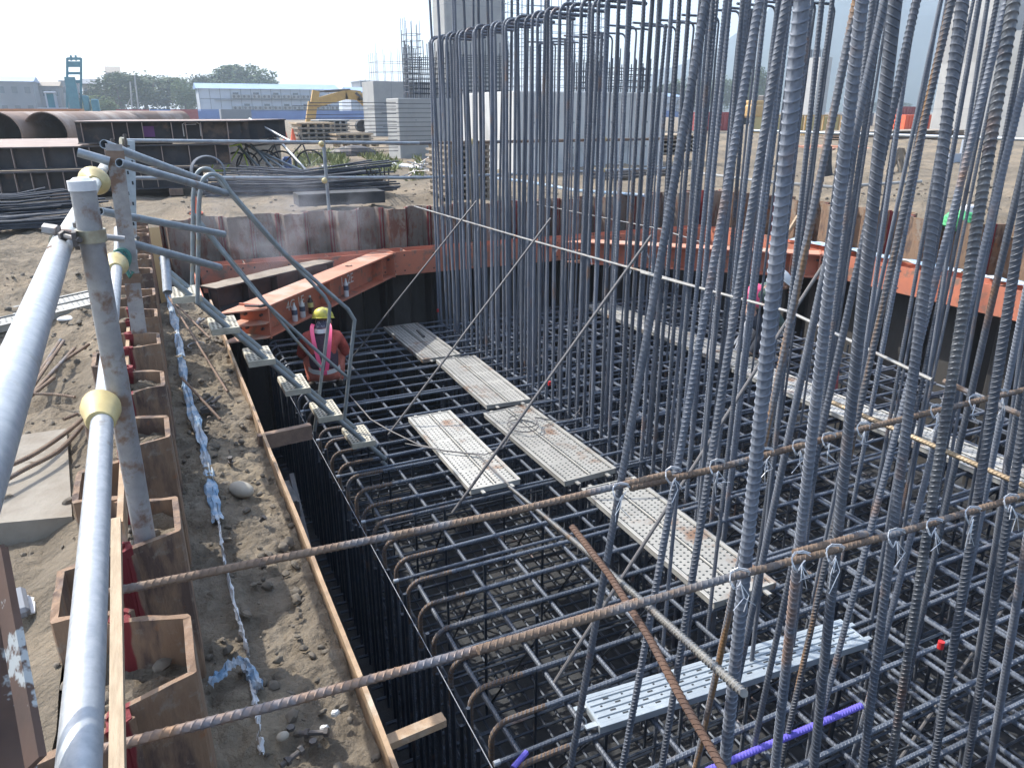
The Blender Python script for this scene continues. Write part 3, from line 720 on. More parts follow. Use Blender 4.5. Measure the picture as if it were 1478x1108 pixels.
# tall straight bars that run out of the picture
TALL = [rib_mesh('tall_bar', straight(9.2, a, ph), .036, .028, 8, M['steel']) for a, ph in ((.03, 0), (-.025, 1))]
def tall(a, b, label, group, me=None, roll=None):
    o = inst('tall_bar', me or random.choice(TALL)); a = V(a); b = V(b); d = (b - a).normalized(); aim(o, a, a + d, roll=random.uniform(0, 6) if roll is None else roll); o.scale = (1, 1, 1); return tag(o, label, 'rebar', group)
for i in range(19):
    y = 4.4 + .365 * i + random.uniform(-.05, .05); tall((4.12, y, base), (4.10 - .009 * (i - 8) - (.08 if i > 16 else 0) + random.uniform(-.03, .03), y + random.uniform(-.03, .03), 3), 'tall straight bar just behind the left hooked row, %s from the near end' % nth(i), 'tall bars behind the left row')
for i in range(6):
    y = 5.1 + 1.05 * i + random.uniform(-.05, .05); tall((5.84, y, base), (5.86 + random.uniform(-.03, .05), y, 3), 'tall straight bar just inside the right hooked row, %s from the near end' % nth(i), 'tall bars inside the right row')
for i in range(3):
    x = 4.6 + .55 * i; tall((x, 3.92, base), (x + random.uniform(-.02, .03), 3.9, 3), 'tall straight bar across the near face of the column, %s from the left' % nth(i), 'near face of column bars')
SB = [rib_mesh('inner_bar', straight(5.62, a, ph), .034, .028, 8, M['steel']) for a, ph in ((.03, 0), (-.03, 1))]
for i in range(24):
    y = 4.3 + .29 * i + random.uniform(-.05, .05); o = tall((4.32, y, base), (4.34 + random.uniform(-.04, .04), y + random.uniform(-.04, .04), 3), '%s inner bar from the near end, ending just below the left hooks' % nth(i), 'inner column bars', me=SB[i % 2])
for i in range(6):
    x = 4.3 + .3 * i; tall((x, 11.0, base), (x + random.uniform(-.02, .02), 11.0, 3), 'tall straight bar across the far face of the column, %s from the left' % nth(i), 'far face of column bars')
# hoops and ties on the column rows
q = MB(); tb = [P(595, 297, x=3.90), P(760, 345, x=3.90), P(940, 395, x=3.90), P(1030, 421, x=3.90)]; q.tube(tb, .011, 8)
tag(q.build('tie_bar', M['steel_bright'], smooth=True), 'pale thin bar tied level along the left column row', 'rebar')
q = MB(); q.tube([P(925, 393, x=3.88), P(1140, 450, x=3.88), P(1345, 548, x=3.88)], .011, 8); tag(q.build('tie_bar', M['steel_bright'], smooth=True), 'pale tied bar continuing the level tie towards the right edge', 'rebar')
q = MB(); q.tube([P(1362, 550, x=3.88), P(1420, 575, x=3.9), P(1500, 610, x=3.9)], .016, 8); tag(q.build('tie_bar', M['steel_rust'], smooth=True), 'short rusty bar lapped on the pale tie at the right edge', 'rebar')
me = rib_mesh('yellow_tie', [P(1200, 580, x=3.3), P(1340, 640, x=3.3), P(1495, 708, x=3.3)], .026, .018, 10, mat('ochre_rebar', (.32, .25, .16), (.22, .16, .1), rough=.6, metal=.3)); tag(inst('tie_bar', me), 'ochre ribbed bar sloping down to the right edge among the thick bars', 'rebar')
q = MB(); q.tube([P(640, 305, x=6.0), P(740, 288, x=6.0), P(800, 300, x=5.95), P(950, 330, x=5.95), P(1020, 352, x=5.95)], .008, 8); tag(q.build('tie_bar', M['steel_bright'], smooth=True), 'thin wavy bar tied along the right column row', 'rebar')
wt = MB()
for i in range(26):
    y = 4.2 + .36 * i; 
    if y > 11: break
    z = P(595, 297, x=3.95).z if y > 11 else None
    t = (y - tb[-1].y) / (tb[0].y - tb[-1].y); c = tb[-1].lerp(tb[0], max(0, min(1, t)))
    for s_ in range(3):
        a = c + V((random.uniform(-.02, .02), random.uniform(-.02, .02), -.01)); wt.tube([a, a + V((random.uniform(-.03, .01), random.uniform(-.03, .03), random.uniform(-.07, .03)))], .0018, 4)
tag(wt.build('tie_wires', M['wire']), 'twisted wire ties along the pale level bar of the column', 'wire ties', kind='stuff')

# two rows of thick near bars
def near_mesh(name, L, D, pitch, seg, m, a, ph, sl=.32): return rib_mesh(name, straight(L, a, ph, 30), D, pitch, seg, m, ribh=D * .058, slant=sl)
NB = {}
for kx, (D, pi_, m_, a, ph, sl) in {'big': (.0425, .027, 'steel', .008, 0, .2), 'big2': (.0355, .022, 'steel', -.01, 1, .3), 'b': (.032, .020, 'steel', .02, .4, .35), 'b2': (.032, .020, 'steel', -.018, .9, .3), 'rust': (.032, .020, 'steel_orange', .015, .2, .3), 'thin': (.025, .016, 'steel', .012, 0, .3), 'bright': (.037, .023, 'steel_bright2', .012, .5, .35)}.items():
    if m_ not in M: M[m_] = mat('worn_rebar', (.11, .125, .15), (.2, .21, .22), rough=.5, metal=.5, scale=8, rnd=.1, col3=(.16, .09, .07), scale3=3, c3=(.55, .7))
    NB[kx] = near_mesh('thick_bar', 8.4, D, pi_, 14, M[m_], a, ph, sl)
def nearbar(pa, pb, yp, key, label, group, roll):
    a = P(pa[0], pa[1], y=yp); b = P(pb[0], pb[1], y=yp); d = (a - b).normalized()
    base_ = b + d * ((ZF + .1 - b.z) / d.z)
    o = inst('thick_bar', NB[key]); aim(o, base_, base_ + d, roll=roll); tag(o, label, 'rebar', group)
rowB = [((1016, 0), (829, 1108), 'b', 'leftmost thick bar of the second row, leaning right and tied to the long rusty rod'),
        ((1098, 0), (893, 1108), 'b2', 'second thick bar from the left in the second row'),
        ((1140, 0), (951, 1108), 'b', 'third bar from the left in the second row, just left of the large bright bar'),
        ((1234, 0), (1003, 1095), 'rust', 'bar with orange rust streaks just right of the large bright bar'),
        ((1278, 0), (1072, 960), 'b2', 'bar with a rusty upper edge crossing behind the second front bar'),
        ((1322, 0), (1100, 1050), 'b', 'leaning bar behind the third front bar'),
        ((1378, 0), (1128, 1100), 'rust', 'most rust streaked leaning bar, left of the fourth front bar'),
        ((1451, 0), (1170, 1108), 'b2', 'strongly leaning bar with its ribs in profile right of the fourth front bar'),
        ((1480, 97), (1225, 1108), 'b', 'leaning bar crossing behind the pale front bar'),
        ((1478, 250), (1280, 1108), 'b2', 'leaning bar between the last two front bars'),
        ((1478, 413), (1345, 1060), 'b', 'leaning bar entering low at the right edge'),
        ((1478, 560), (1385, 1108), 'b2', 'leaning bar at the right edge below the rusty rod')]
for i, (a, b, k_, lb) in enumerate(rowB): nearbar(a, b, 2.2, k_, lb, 'second row of thick bars', i * 1.3)
rowA = [((1156, 0), (1042, 1108), 'big', 'largest brightest upright bar, leftmost of the front row'),
        ((1243, 0), (1122, 1108), 'big2', 'second front bar with regular ribs, right of the large bright bar'),
        ((1293, 0), (1176, 1108), 'big2', 'third front bar, tied with white wire to the near rusty rod'),
        ((1392, 0), (1243, 1108), 'big2', 'fourth front bar with a light brown edge'),
        ((1465, 0), (1289, 1108), 'bright', 'pale worn front bar near the right edge'),
        ((1525, 0), (1345, 1108), 'big2', 'front bar with pronounced ribs near the right edge'),
        ((1575, 0), (1396, 1108), 'big2', 'last but one front bar leaning out at the right edge'),
        ((1610, 0), (1432, 1108), 'big2', 'rightmost front bar in the lower right corner')]
for i, (a, b, k_, lb) in enumerate(rowA): nearbar(a, b, 1.6, k_, lb, 'front row of thick bars', i * .9 + .4)
rowC = [((1047, 0), (1000, 500)), ((1070, 0), (1030, 470)), ((1126, 0), (1068, 500)), ((1202, 0), (1128, 540)), ((1261, 0), (1195, 500)), ((1356, 0), (1238, 560)), ((1372, 120), (1290, 560)), ((1424, 0), (1335, 560)), ((1400, 260), (1338, 560)), ((1440, 280), (1392, 560)), ((1475, 330), (1425, 600))]
for i, (a, b) in enumerate(rowC): nearbar(a, b, 3.15, 'thin', 'thinner upright bar standing behind the thick rows, %s from the left' % nth(i), 'third row of thinner bars', i)
for i, (a, b) in enumerate([((1185, 0), (1088, 900)), ((1318, 0), (1192, 900)), ((1412, 0), (1268, 850)), ((1478, 60), (1322, 900)), ((1478, 480), (1405, 1000)), ((1262, 0), (1140, 950))]): nearbar(a, b, 2.7, 'thin', 'slim leaning bar between the second and third rows, %s of six' % nth(i), 'slim bars between the rows', i + .5)

# long level rods tied to the two rows
def rod(name, pts, D, m, label, pitch=.022, seg=12):
    me = rib_mesh(name, pts, D, pitch, seg, m, ribh=D * .06, slant=.4); return tag(inst(name, me), label, 'rebar')
rod('level_rod', [P(120, 862, y=2.16), P(430, 800, y=2.17), P(730, 740, y=2.17), P(967, 683, y=2.16)], .027, M['steel_rust'], 'long rusty rod resting on the sheet piles and tied to the second row of bars')
rod('level_rod', [P(910, 704, y=2.15), P(1030, 677, y=2.15), P(1240, 620, y=2.15), P(1400, 581, y=2.15), P(1560, 543, y=2.15)], .029, M['steel_rust'], 'rusty rod lapping the first and running on through the second row to the right edge')
rod('level_rod', [P(118, 1088, y=1.56), P(430, 1009, y=1.56), P(700, 934, y=1.56), P(920, 868, y=1.55)], .026, mat('nearrod', (.2, .19, .2), (.3, .19, .12), rough=.5, metal=.5, scale=7, contrast=(.4, .6)), 'long near rod with a bright worn upper side resting on the nearest sheet pile')
rod('level_rod', [P(690, 938, y=1.53), P(1053, 833, y=1.53), P(1285, 772, y=1.53), P(1450, 723, y=1.53), P(1600, 680, y=1.53)], .027, M['steel_rust'], 'rusty rod tied with white wire across the front row of bars')
rod('level_rod', [P(1145, 808, y=1.55, ) + V((0, 0, .03)), P(1250, 770, y=1.55)], .026, M['steel_rust'], 'short brown rod end lapped on the front tie between two thick bars')
tw = MB()
for (px, py, yp) in [(892, 706, 2.15), (967, 683, 2.14), (1030, 672, 2.14), (1100, 655, 2.14), (1148, 643, 2.14), (1190, 633, 2.14), (1240, 618, 2.14), (1345, 592, 2.14), (1400, 578, 2.14), (1440, 570, 2.14), (1060, 830, 1.51), (1148, 805, 1.51), (1197, 795, 1.51), (1285, 772, 1.51), (1340, 757, 1.51), (1395, 740, 1.51), (1450, 722, 1.51)]:
    c = P(px, py, y=yp)
    for s_ in range(3):
        ph = random.random(); pts = [c + V((.034 * cos(a_) * 1.1, -.022 - .012 * sin(a_ * 2), .034 * sin(a_) + s_ * .004)) for a_ in [ph + k_ * .7 for k_ in range(8)]]
        tw.tube(pts, .0017, 4)
    for s_ in range(3): tw.tube([c + V((0, -.03, -.01)), c + V((random.uniform(-.05, .03), -.05, -.05)), c + V((random.uniform(-.07, .05), -.06, random.uniform(-.12, -.03)))], .0016, 4)
tag(tw.build('tie_wires', M['wire']), 'white twisted wire ties binding the thick bars to the rusty rods', 'wire ties', kind='stuff')

# inclined braces
for a, b, r_, lb in ((P(560, 628, z=ZM), P(795, 315, x=3.95), .012, 'thin diagonal brace rod, second from the left, rising to the column row'), (P(505, 520, z=ZM), P(688, 290, x=3.95), .011, 'leftmost thin diagonal brace rod'), (P(653, 740, z=ZM), P(940, 340, x=3.95), .013, 'thin diagonal brace rod, third from the left, passing the middle boards'), (P(800, 985, z=ZM), P(1190, 380, x=3.95), .0115, 'long diagonal brace rod crossing the near boards'), (P(1290, 1108, y=2.5), P(1478, 835, y=3.0), .013, 'diagonal brace rod in the lower right corner')):
    q = MB(); q.tube([a, b], r_, 8); tag(q.build('brace_rod', M['cable'], smooth=True), lb, 'rod')

# long loose bars
me = rib_mesh('loose_bar', [P(735, 702, z=-1.52), P(840, 790, d=3.6), P(930, 870, d=2.9), P(1074, 1000, d=2.1)], .027, .021, 14, M['steel_bright'], ribh=.0035, slant=.5); tag(inst('loose_bar', me), 'bright ribbed bar rising from the middle board towards the viewer', 'rebar')
me = rib_mesh('loose_bar', [P(826, 760, d=3.3), P(880, 830, d=3.0), P(940, 925, d=2.7), P(985, 1010, d=2.5), P(1050, 1120, d=2.3)], .029, .019, 12, mat('deep_rust', (.085, .052, .04), (.13, .075, .05), rough=.85), slant=.4); tag(inst('loose_bar', me), 'dark rusty bent bar standing under the bright loose bar', 'rebar')
me = rib_mesh('purple_bar', [P(1020, 1112, z=ZM + .03), P(1243, 1018, z=ZM + .03)], .038, .02, 12, M['purple']); tag(inst('loose_bar', me), 'purple painted bar lying across the mat at the bottom right', 'rebar')
q = MB(); q.tube([P(740, 1108, z=ZM + .0), P(760, 1085, z=ZM)], .016, 8); tag(q.build('loose_bar', M['purple']), 'short purple painted bar end at the bottom of the mat', 'rebar')
q = MB(); cz = -1.55
q.tube([P(500, 565, z=ZM + .05), P(535, 605, z=cz), P(560, 620, z=cz), P(605, 642, z=cz), P(640, 650, z=cz), P(690, 656, z=cz), P(735, 700, z=-1.5)], .008, 8)
q.tube([P(585, 640, z=cz), P(640, 650, z=cz), P(700, 656, z=cz), P(726, 646, z=cz), P(735, 632, z=cz)], .006, 6)
tag(q.build('cable', M['cable'], smooth=True), 'grey cable snaking over the mat and the left middle board', 'cable')
q = MB(); c = P(755, 617, z=-1.56); q.tube([c + V((.17 * cos(a_ * .5) * (1 - .01 * a_), .2 * sin(a_ * .5), .004 * a_)) for a_ in range(26)] + [P(800, 607, z=-1.54), P(825, 605, z=-1.55), P(836, 592, z=-1.5), P(838, 585, z=-1.45)], .006, 6); tag(q.build('cable_coil', M['cable'], smooth=True), 'loose coil of wire lying on the board in the middle', 'wire')
# string lines
for a, b, lb in (((1.16, 9.2, ZM + .03), (1.16, 1.5, ZM + .03), 'pale string line stretched along the left edge of the mat'), ((.86, 5.2, ZF + .3), (.86, .8, ZF + .3), 'fine string line low in the gap beside the mat')):
    q = MB(); q.tube([a, b], .0026 if a[0] > 1 else .002, 5); tag(q.build('string_line', M['string']), lb, 'string')

# ================================================================== SCAFFOLD BOARDS
def board_mesh(L, W, kind):
    mb = MB(); m0 = .012; nx, ny = 7 if kind == 'wide' else 4, int(L / .045) if kind == 'wide' else int(L / .11)
    mb.box((0, 0, -.004), (L, W - .05, .003))
    for s in (-1, 1):
        mb.box((0, s * (W / 2 - .012), -.022), (L, .003, .05)); mb.box((0, s * (W / 2 - .018), .004), (L, .03, .006), bev=.002); 
    for s in (-1, 1): mb.box((s * (L / 2 - .008), 0, -.02), (.014, W - .03, .05)); mb.box((s * (L / 2 + .03), W * .28, -.02), (.07, .03, .012)); mb.box((s * (L / 2 + .03), -W * .28, -.02), (.07, .03, .012))
    if kind == 'wide':
        mb.box((0, 0, .002), (L - .03, .012, .01), bev=.003)
        for s in (-1, 1): mb.box((0, s * .014, -.002), (L - .04, .008, .003), mi=1); mb.box((0, s * (W / 2 - .042), -.002), (L - .04, .005, .003), mi=1)
    else:
        for yy in (-.085, -.045, 0, .045, .085): mb.box((0, yy, .001), (L - .03, .016, .008), bev=.002)
    hb = mb
    if kind == 'wide':
        for i in range(ny):
            if i % 8 == 7: continue
            for j in range(10):
                yy = (j - 4.5) * W * .088
                if abs(yy) < .02: yy = .02 * (1 if yy > 0 else -1)
                xx = -L / 2 + .06 + i * .045 + (.02 if j % 2 else 0)
                if xx > L / 2 - .05: continue
                hb.tube([(xx, yy, -.0035), (xx, yy, -.0018)], .0095, 6, mi=1)
    else:
        for i in range(ny):
            for j in range(4):
                yy = (-.0655, -.0225, .0225, .0655)[j]; xx = -L / 2 + .08 + i * .105 + (.05 if j % 2 else 0)
                if xx > L / 2 - .06: continue
                hb.box((xx, yy, .0015 - .003), (.034 if (i + j) % 2 else .012, .009, .003), mi=1)
    return mb.mesh('board', [M['board'] if kind == 'wide' else M['board_blue'], M['hole']])
BW = board_mesh(1.82, .50, 'wide'); BN = board_mesh(1.9, .25, 'narrow')
def board(c, rz, label, kind='wide', tilt=(0, 0), group='steel scaffold boards on the mat', sag=0):
    o = inst('scaffold_board', BW if kind == 'wide' else BN); tag(o, label, 'scaffold board', group); o.location = c; o.rotation_euler = (tilt[0], tilt[1], rz)
    return o
zt = ZM + .072
b1 = board((3.25, 9.97, zt), R(90.5), 'grey steel scaffold board, farthest of the middle line, with a dark tool on it')
b2 = board((3.38, 8.04, zt + .01), R(88.5), 'steel scaffold board second from the far end of the middle line', tilt=(.02, 0))
board((2.42, 6.32, zt), R(89.5), 'steel scaffold board lying alone to the left with a cable across it')
b3 = board((3.25, 6.08, zt + .015), R(90.5), 'steel scaffold board third in the middle line, with a wire coil on it', tilt=(-.03, 0))
b4 = board((3.33, 4.12, zt), R(89.5), 'mud stained steel scaffold board nearest in the middle line', )
for b_ in (b1, b2, b3, b4): b_.scale = (.985, 1.13, 1)
board((2.74, 2.69, zt - .01), R(-4), 'narrow slotted new scaffold board lying crosswise at the front', 'narrow')
for i, y in enumerate((9.8, 7.95, 6.1, 4.25)): board((6.72 + .06 * (i % 2), y, zt + .006 * (i % 2)), R(90 + (i % 2)), 'steel scaffold board in the line behind the column, %s from the far end' % nth(i), group='boards behind the column')
q = MB(); q.bar(P(602, 477, z=zt), P(612, 487, z=zt) + V((0, 0, .01)), .03, .03); tag(q.build('hand_tool', M['dkmetal']), 'small dark hand tool lying on the farthest middle board', 'tool')
q = MB(); q.tube(arc((1.72, 2.74, ZM + .03), .035, 0, 2 * pi, (1, 0, 0), (0, .5, .8), 14), .006, 6); q.box((1.78, 2.7, ZM + .03), (.07, .04, .006)); tag(q.build('board_latch', M['galv_dull']), 'grey latch plate at the left end of the crosswise board', 'latch')
# colour marks on bars
M['tape'] = mat('red_tape', (.55, .03, .03), rough=.5)
for px, py, kw, lb in ((793, 553, dict(x=3.93), 'small red tape mark on a column bar near the middle'), (632, 448, dict(x=3.93), 'small red tape mark on a far column bar'), (1358, 930, dict(y=2.18), 'small red tape mark on a thick bar at the lower right')):
    q = MB(); c = P(px, py, **kw); q.tube([c - V((0, 0, .024)), c + V((0, 0, .024))], .0185, 10); tag(q.build('tape_mark', M['tape']), lb, 'tape')
q = MB(); c = P(1345, 765, z=-2.2); 
c = P(1200, 560, z=-1.55); q.tube([c, c + V((.02, .05, .38))], .07, 12); tag(q.build('gas_bottle', M['redwall'], smooth=True), 'dark red gas bottle standing behind the bars near the second worker', 'gas bottle')

# ================================================================== STAIR
sy0, sy1 = 6.36, 6.68
root = empty('access_stair', (.05, 6.5, 0), 0, 'grey steel stair with perforated treads and looped handrails going down to the mat', 'stair')
root.location = (0, 0, 0)
SA = P(240, 398, y=sy0); SB = P(556, 662, y=sy0)
for yy, nm in ((sy0, 0), (sy1, 1)):
    q = MB(); o_ = V((0, yy - sy0, 0)); q.tube([SA + o_, SB + o_], .024, 12); q.tube([SB + o_ - V((.03, 0, .02)), SB + o_ + V((.02, 0, -.10))], .02, 8); q.build('stringer', M['stair'], root, smooth=True)
tr = [(268, 421), (322, 466), (373, 511), (424, 552), (470, 590), (517, 627)]
for px, py in tr:
    c = P(px, py, y=6.52); q = MB(); q.box((c.x, c.y, c.z), (.215, .42, .012)); 
    for s_ in (-1, 1): q.box((c.x + s_ * .105, c.y, c.z - .02), (.012, .42, .04))
    for s_ in (-1, 1): q.box((c.x, c.y + s_ * .205, c.z - .02), (.215, .012, .05))
    hq = q
    for a_ in range(6):
        for b_ in range(8): hq.tube([(c.x - .085 + .034 * a_, c.y - .17 + .048 * b_, c.z + .0062), (c.x - .085 + .034 * a_, c.y - .17 + .048 * b_, c.z + .0078)], .0105, 6, mi=1)
    q.build('tread', [M['tread'], M['hole']], root)
def rail(pts, name, r=.0165, mt='stair'): q = MB(); q.tube(pts, r, 12); return q.build(name, M[mt], root, smooth=True)
def smooth_path(pts, n=6):
    pts = [V(p) for p in pts]; out = []
    for i in range(len(pts) - 1):
        p0 = pts[max(0, i - 1)]; p1 = pts[i]; p2 = pts[i + 1]; p3 = pts[min(len(pts) - 1, i + 2)]
        for k_ in range(n):
            t = k_ / n; out.append(.5 * ((2 * p1) + (p2 - p0) * t + (2 * p0 - 5 * p1 + 4 * p2 - p3) * t * t + (3 * p1 - p0 - 3 * p2 + p3) * t ** 3))
    return out + [pts[-1]]
ya, yb = 6.2, 6.85
for yy, dx in ((ya, 0), (yb, 1)):
    def Q(px, py):
        p = P(px, py, y=ya); return V((p.x, yy, p.z))
    rail([Q(285, 438), Q(287, 300)] + smooth_path([Q(288, 285), Q(292, 262), Q(303, 252), Q(318, 256), Q(332, 276)], 4) + [Q(410, 365)] + ([Q(478, 425), Q(502, 446), Q(512, 462), Q(510, 480), Q(497, 605)] if not dx else [P(450, 408, y=yb), P(468, 427, y=yb), P(476, 441, y=yb), P(475, 460, y=yb), P(454, 622, y=yb)]), 'handrail')
    rail([Q(287, 322), Q(375, 430)] + ([Q(455, 504), Q(502, 545)] if not dx else [P(425, 488, y=yb), P(463, 530, y=yb)]), 'middle_rail', .014)

# ================================================================== GUARD RAILS
def onlyobj(mb, name, m, label, cat, group=None, smooth=True): return tag(mb.build(name, m, smooth=smooth), label, cat, group)
r1 = empty('guard_post', (0, 0, 0), 0, 'nearest grey guard post with a taped white top, set into the sheet pile trough', 'post', 'guard rail posts of the left wall')
pa = V((-.19, 2.56, -.02)); pb = P(120, 275, y=2.52)
q = MB(); q.tube([pa, pb], .034, 20); q.build('post_tube', M['post'], r1, smooth=True)
q = MB(); q.tube([pb - (pb - pa).normalized() * .0, pb + V((0, 0, .028))], .0375, 20); q.tube([pb + V((0, 0, .025)), pb + V((0, 0, .036))], .034, 20, r2=.02); q.build('taped_cap', M['white'], r1, smooth=True)
r2 = empty('guard_post', (0, 0, 0), 0, 'second grey guard post, flat channel section, with pipes crossing at its top', 'post', 'guard rail posts of the left wall')
pa2 = P(203, 495, y=5.25); pb2 = P(164, 208, y=5.25)
q = MB(); d_ = (pb2 - pa2).normalized(); q.prism([(-.045, -.02), (.045, -.02), (.045, .02), (.038, .02), (.038, -.012), (-.038, -.012), (-.038, .02), (-.045, .02)], pa2, pb2, up=(0, 1, 0)); q.build('post_channel', M['post'], r2)
for ra_, rb_ in ((1.13, 1.2), (.40, .46)): q = MB(); q.prism([(-.05, -.026), (.05, -.026), (.05, .026), (-.05, .026)], pa2 + d_ * ra_, pa2 + d_ * rb_, up=(0, 1, 0)); q.build('rust_band', M['wood_dark'], r2)
r3 = empty('guard_post', (0, 0, 0), 0, 'third guard post farther along the left wall, pale blue and perforated', 'post', 'guard rail posts of the left wall')
pa3 = P(197, 488, y=7.6); pb3 = P(187, 203, y=7.6)
pa3.z = -.3
q = MB(); q.bar(pa3, pb3, .085, .05, up=(0, 1, 0)); q.build('post_body', mat('pale_blue_paint', (.4, .46, .5), (.3, .35, .38), rough=.6, scale=9, col3=(.3, .2, .14), scale3=3, c3=(.55, .65)), r3)
q = MB()
for i in range(16):
    c = pa3.lerp(pb3, .12 + i * .055); q.box(c + V((-.018 if i % 2 else .018, -.044, 0)), (.014, .004, .03)); 
q.build('post_slot', M['hole'], r3)
def clamp(c, ax, R_, label, cap=None):
    """scaffold coupler: two bands, bolt and nut"""
    root = empty('pipe_coupler', c, 0, label, 'coupler', 'scaffold couplers'); ax = V(ax).normalized(); u = ax.cross(V((0, 0, 1))).normalized(); w = u.cross(ax)
    q = MB(); q.tube([-ax * .018, ax * .018], R_ + .006, 18); q.build('band', mat('coupler_zinc', (.45, .42, .3), (.3, .27, .2), rough=.55, metal=.5, scale=20) if 'cz' not in M else M['cz'], root, smooth=True)
    q = MB(); b0 = u * (R_ + .02); q.tube([b0 - w * .05, b0 + w * .06], .008, 8); q.tube([b0 + w * .04, b0 + w * .055], .015, 6); q.bar(b0 - w * .02 - ax * .02, b0 - w * .02 + ax * .02, .04, .012); q.build('bolt', M['dkmetal'], root, smooth=True)
    return root
M['cz'] = mat('coupler_zinc_plate', (.46, .44, .34), (.32, .28, .2), rough=.5, metal=.5, scale=20)
# top rail
ta, tb_ = P(29, 515, d=1.2), P(90, 350, d=2.3)
dt = (tb_ - ta).normalized(); t0 = ta - dt * 1.2; t1 = P(152, 238, d=4.95)
q = MB(); q.tube([t0, tb_], .0305, 28); onlyobj(q, 'rail_pipe', M['galv'], 'large galvanised top rail pipe sweeping in from the left edge', 'pipe', 'guard rail pipes')
q = MB(); q.tube([tb_ - dt * .05, t1], .0285, 20); onlyobj(q, 'rail_pipe', mat('pale_pipe', (.62, .62, .58), (.5, .5, .46), rough=.5, metal=.3, scale=12, col3=(.2, .13, .1), scale3=14, c3=(.66, .72)), 'pale far length of the top rail between the nearest and second posts', 'pipe', 'guard rail pipes')
for tt in (.16, -.28):
    c = tb_ + dt * tt; q = MB(); up_ = V((-.35, -.4, .85)).normalized(); q.tube([c + up_ * .027, c + up_ * .034], .008, 8); tag(q.build('rail_bolt', M['wood_dark'], smooth=True), 'rusty bolt head on the top rail, the %s of two near the coupler' % ('farther' if tt > 0 else 'nearer'), 'bolt')
clamp(tb_ + dt * .02, dt, .031, 'zinc coupler joining the top rail to the nearest post')
cc = pa + (pb - pa) * ((P(130, 340, y=2.52).z - pa.z) / (pb.z - pa.z)); clamp(cc, pb - pa, .035, 'rusty coupler half around the nearest post below its top')
q = MB(); q.tube([P(62, 332, d=2.25), P(180, 345, d=2.35)], .01, 8); q.tube([P(64, 330, d=2.25), P(84, 333, d=2.25)], .017, 6); onlyobj(q, 'coupler_bolt', M['post'], 'long bolt with a nut through the coupler on the nearest post', 'bolt')
# mid rail
mpts = [P(104, 1250, d=.93), P(110, 1080, d=1.06), P(125, 800, d=1.52), P(148, 600, d=2.24)]
q = MB(); q.tube([mpts[0], mpts[3]], .0305, 28); onlyobj(q, 'rail_pipe', M['galv'], 'near galvanised mid rail pipe running up to the yellow coupling cover', 'pipe', 'guard rail pipes')
m2 = P(172, 352, d=5.0)
q = MB(); q.tube([mpts[3] - (mpts[3] - mpts[0]).normalized() * .05, m2], .0285, 20); onlyobj(q, 'rail_pipe', M['galv'], 'far length of the mid rail beyond the yellow coupling cover', 'pipe', 'guard rail pipes')
def cover(c, ax, r0, rr, L, label):
    ax = V(ax).normalized(); c = V(c); q = MB()
    ts = [0, .1, .35, .7, .92, 1.0]; rs = [r0, r0 * 1.12, rr * .82, rr, rr * .97, r0]
    u = ax.cross(V((0, 0, 1))).normalized(); w = u.cross(ax); seg = 22; vs = []; fs = []
    for t, r_ in zip(ts, rs):
        for k_ in range(seg):
            a_ = 2 * pi * k_ / seg; e = r_ * (1 + .25 * max(0, cos(a_ - 2.6))); vs.append(c + ax * (t * L) + u * cos(a_) * e + w * sin(a_) * e)
    for i in range(len(ts) - 1):
        for k_ in range(seg): k2 = (k_ + 1) % seg; fs.append((i * seg + k_, i * seg + k2, (i + 1) * seg + k2, (i + 1) * seg + k_))
    fs += [tuple(range(seg))[::-1], tuple(5 * seg + k_ for k_ in range(seg))]
    q.add(vs, fs); onlyobj(q, 'coupling_cover', M['yellow_cap'], label, 'cover', 'yellow plastic coupling covers')
md = (mpts[3] - mpts[0]).normalized()
cover(mpts[3] - md * .06, md, .034, .051, .16, 'large yellow plastic cover on the mid rail coupling beside the sheet piles')
cover(tb_.lerp(t1, .60), (t1 - tb_), .034, .07, .12, 'pale yellow disc cover near the far end of the top rail')
cover(mpts[3].lerp(m2, .72), (m2 - mpts[3]), .034, .062, .2, 'pale yellow cover on the far mid rail beside the second post')
q = MB()
for k_ in range(5): q.tube(arc(P(172, 377, d=4.6), .05 + .004 * k_, k_, k_ + 4.5, (1, 0, .1 * k_), (0, .3, 1), 12), .009, 6)
q.tube([P(180, 385, d=4.6), P(188, 400, d=4.6), P(192, 392, d=4.6)], .012, 6); onlyobj(q, 'rag', M['green'], 'dark green rag knotted round the mid rail at the second post', 'rag')
q = MB(); q.pipe(P(171, 330, d=4.8), P(171, 370, d=4.7), .026); onlyobj(q, 'pipe_stub', M['galv'], 'short pale pipe stub above the green rag', 'pipe')
# short pipes crossing at the second post towards the stair
for a, b, lb, r_ in ((P(112, 220, y=5.2), P(158, 233, y=5.2), 'short grey pipe sticking out left of the second post', .026), (P(172, 235, y=5.15), P(327, 279, y=6.2), 'upper grey pipe running from the second post to the stair top', .026), (P(150, 208, y=5.3), P(296, 262, y=6.5), 'grey pipe behind the upper one, from the second post to the handrail loop', .027),
                   (P(145, 305, y=5.35), P(323, 338, y=6.2), 'middle grey pipe running from the second post to the stair, open at its end', .025), (P(188, 351, y=5.3), P(317, 386, y=6.0), 'lower grey pipe running from the second post to the stair, open at its end', .027), (P(238, 370, y=5.6), P(242, 422, y=5.4), 'short white pipe hanging beside the stair head, open at its lower end', .03)):
    q = MB(); q.pipe(a, b, r_); onlyobj(q, 'short_pipe', M['galv_dull'] if 'white' not in lb else M['galv'], lb, 'pipe', 'short pipes round the stair head')
    if 'white' not in lb:
        q = MB(); q.tube([b, b + (b - a).normalized() * .003], r_ * .8, 12)
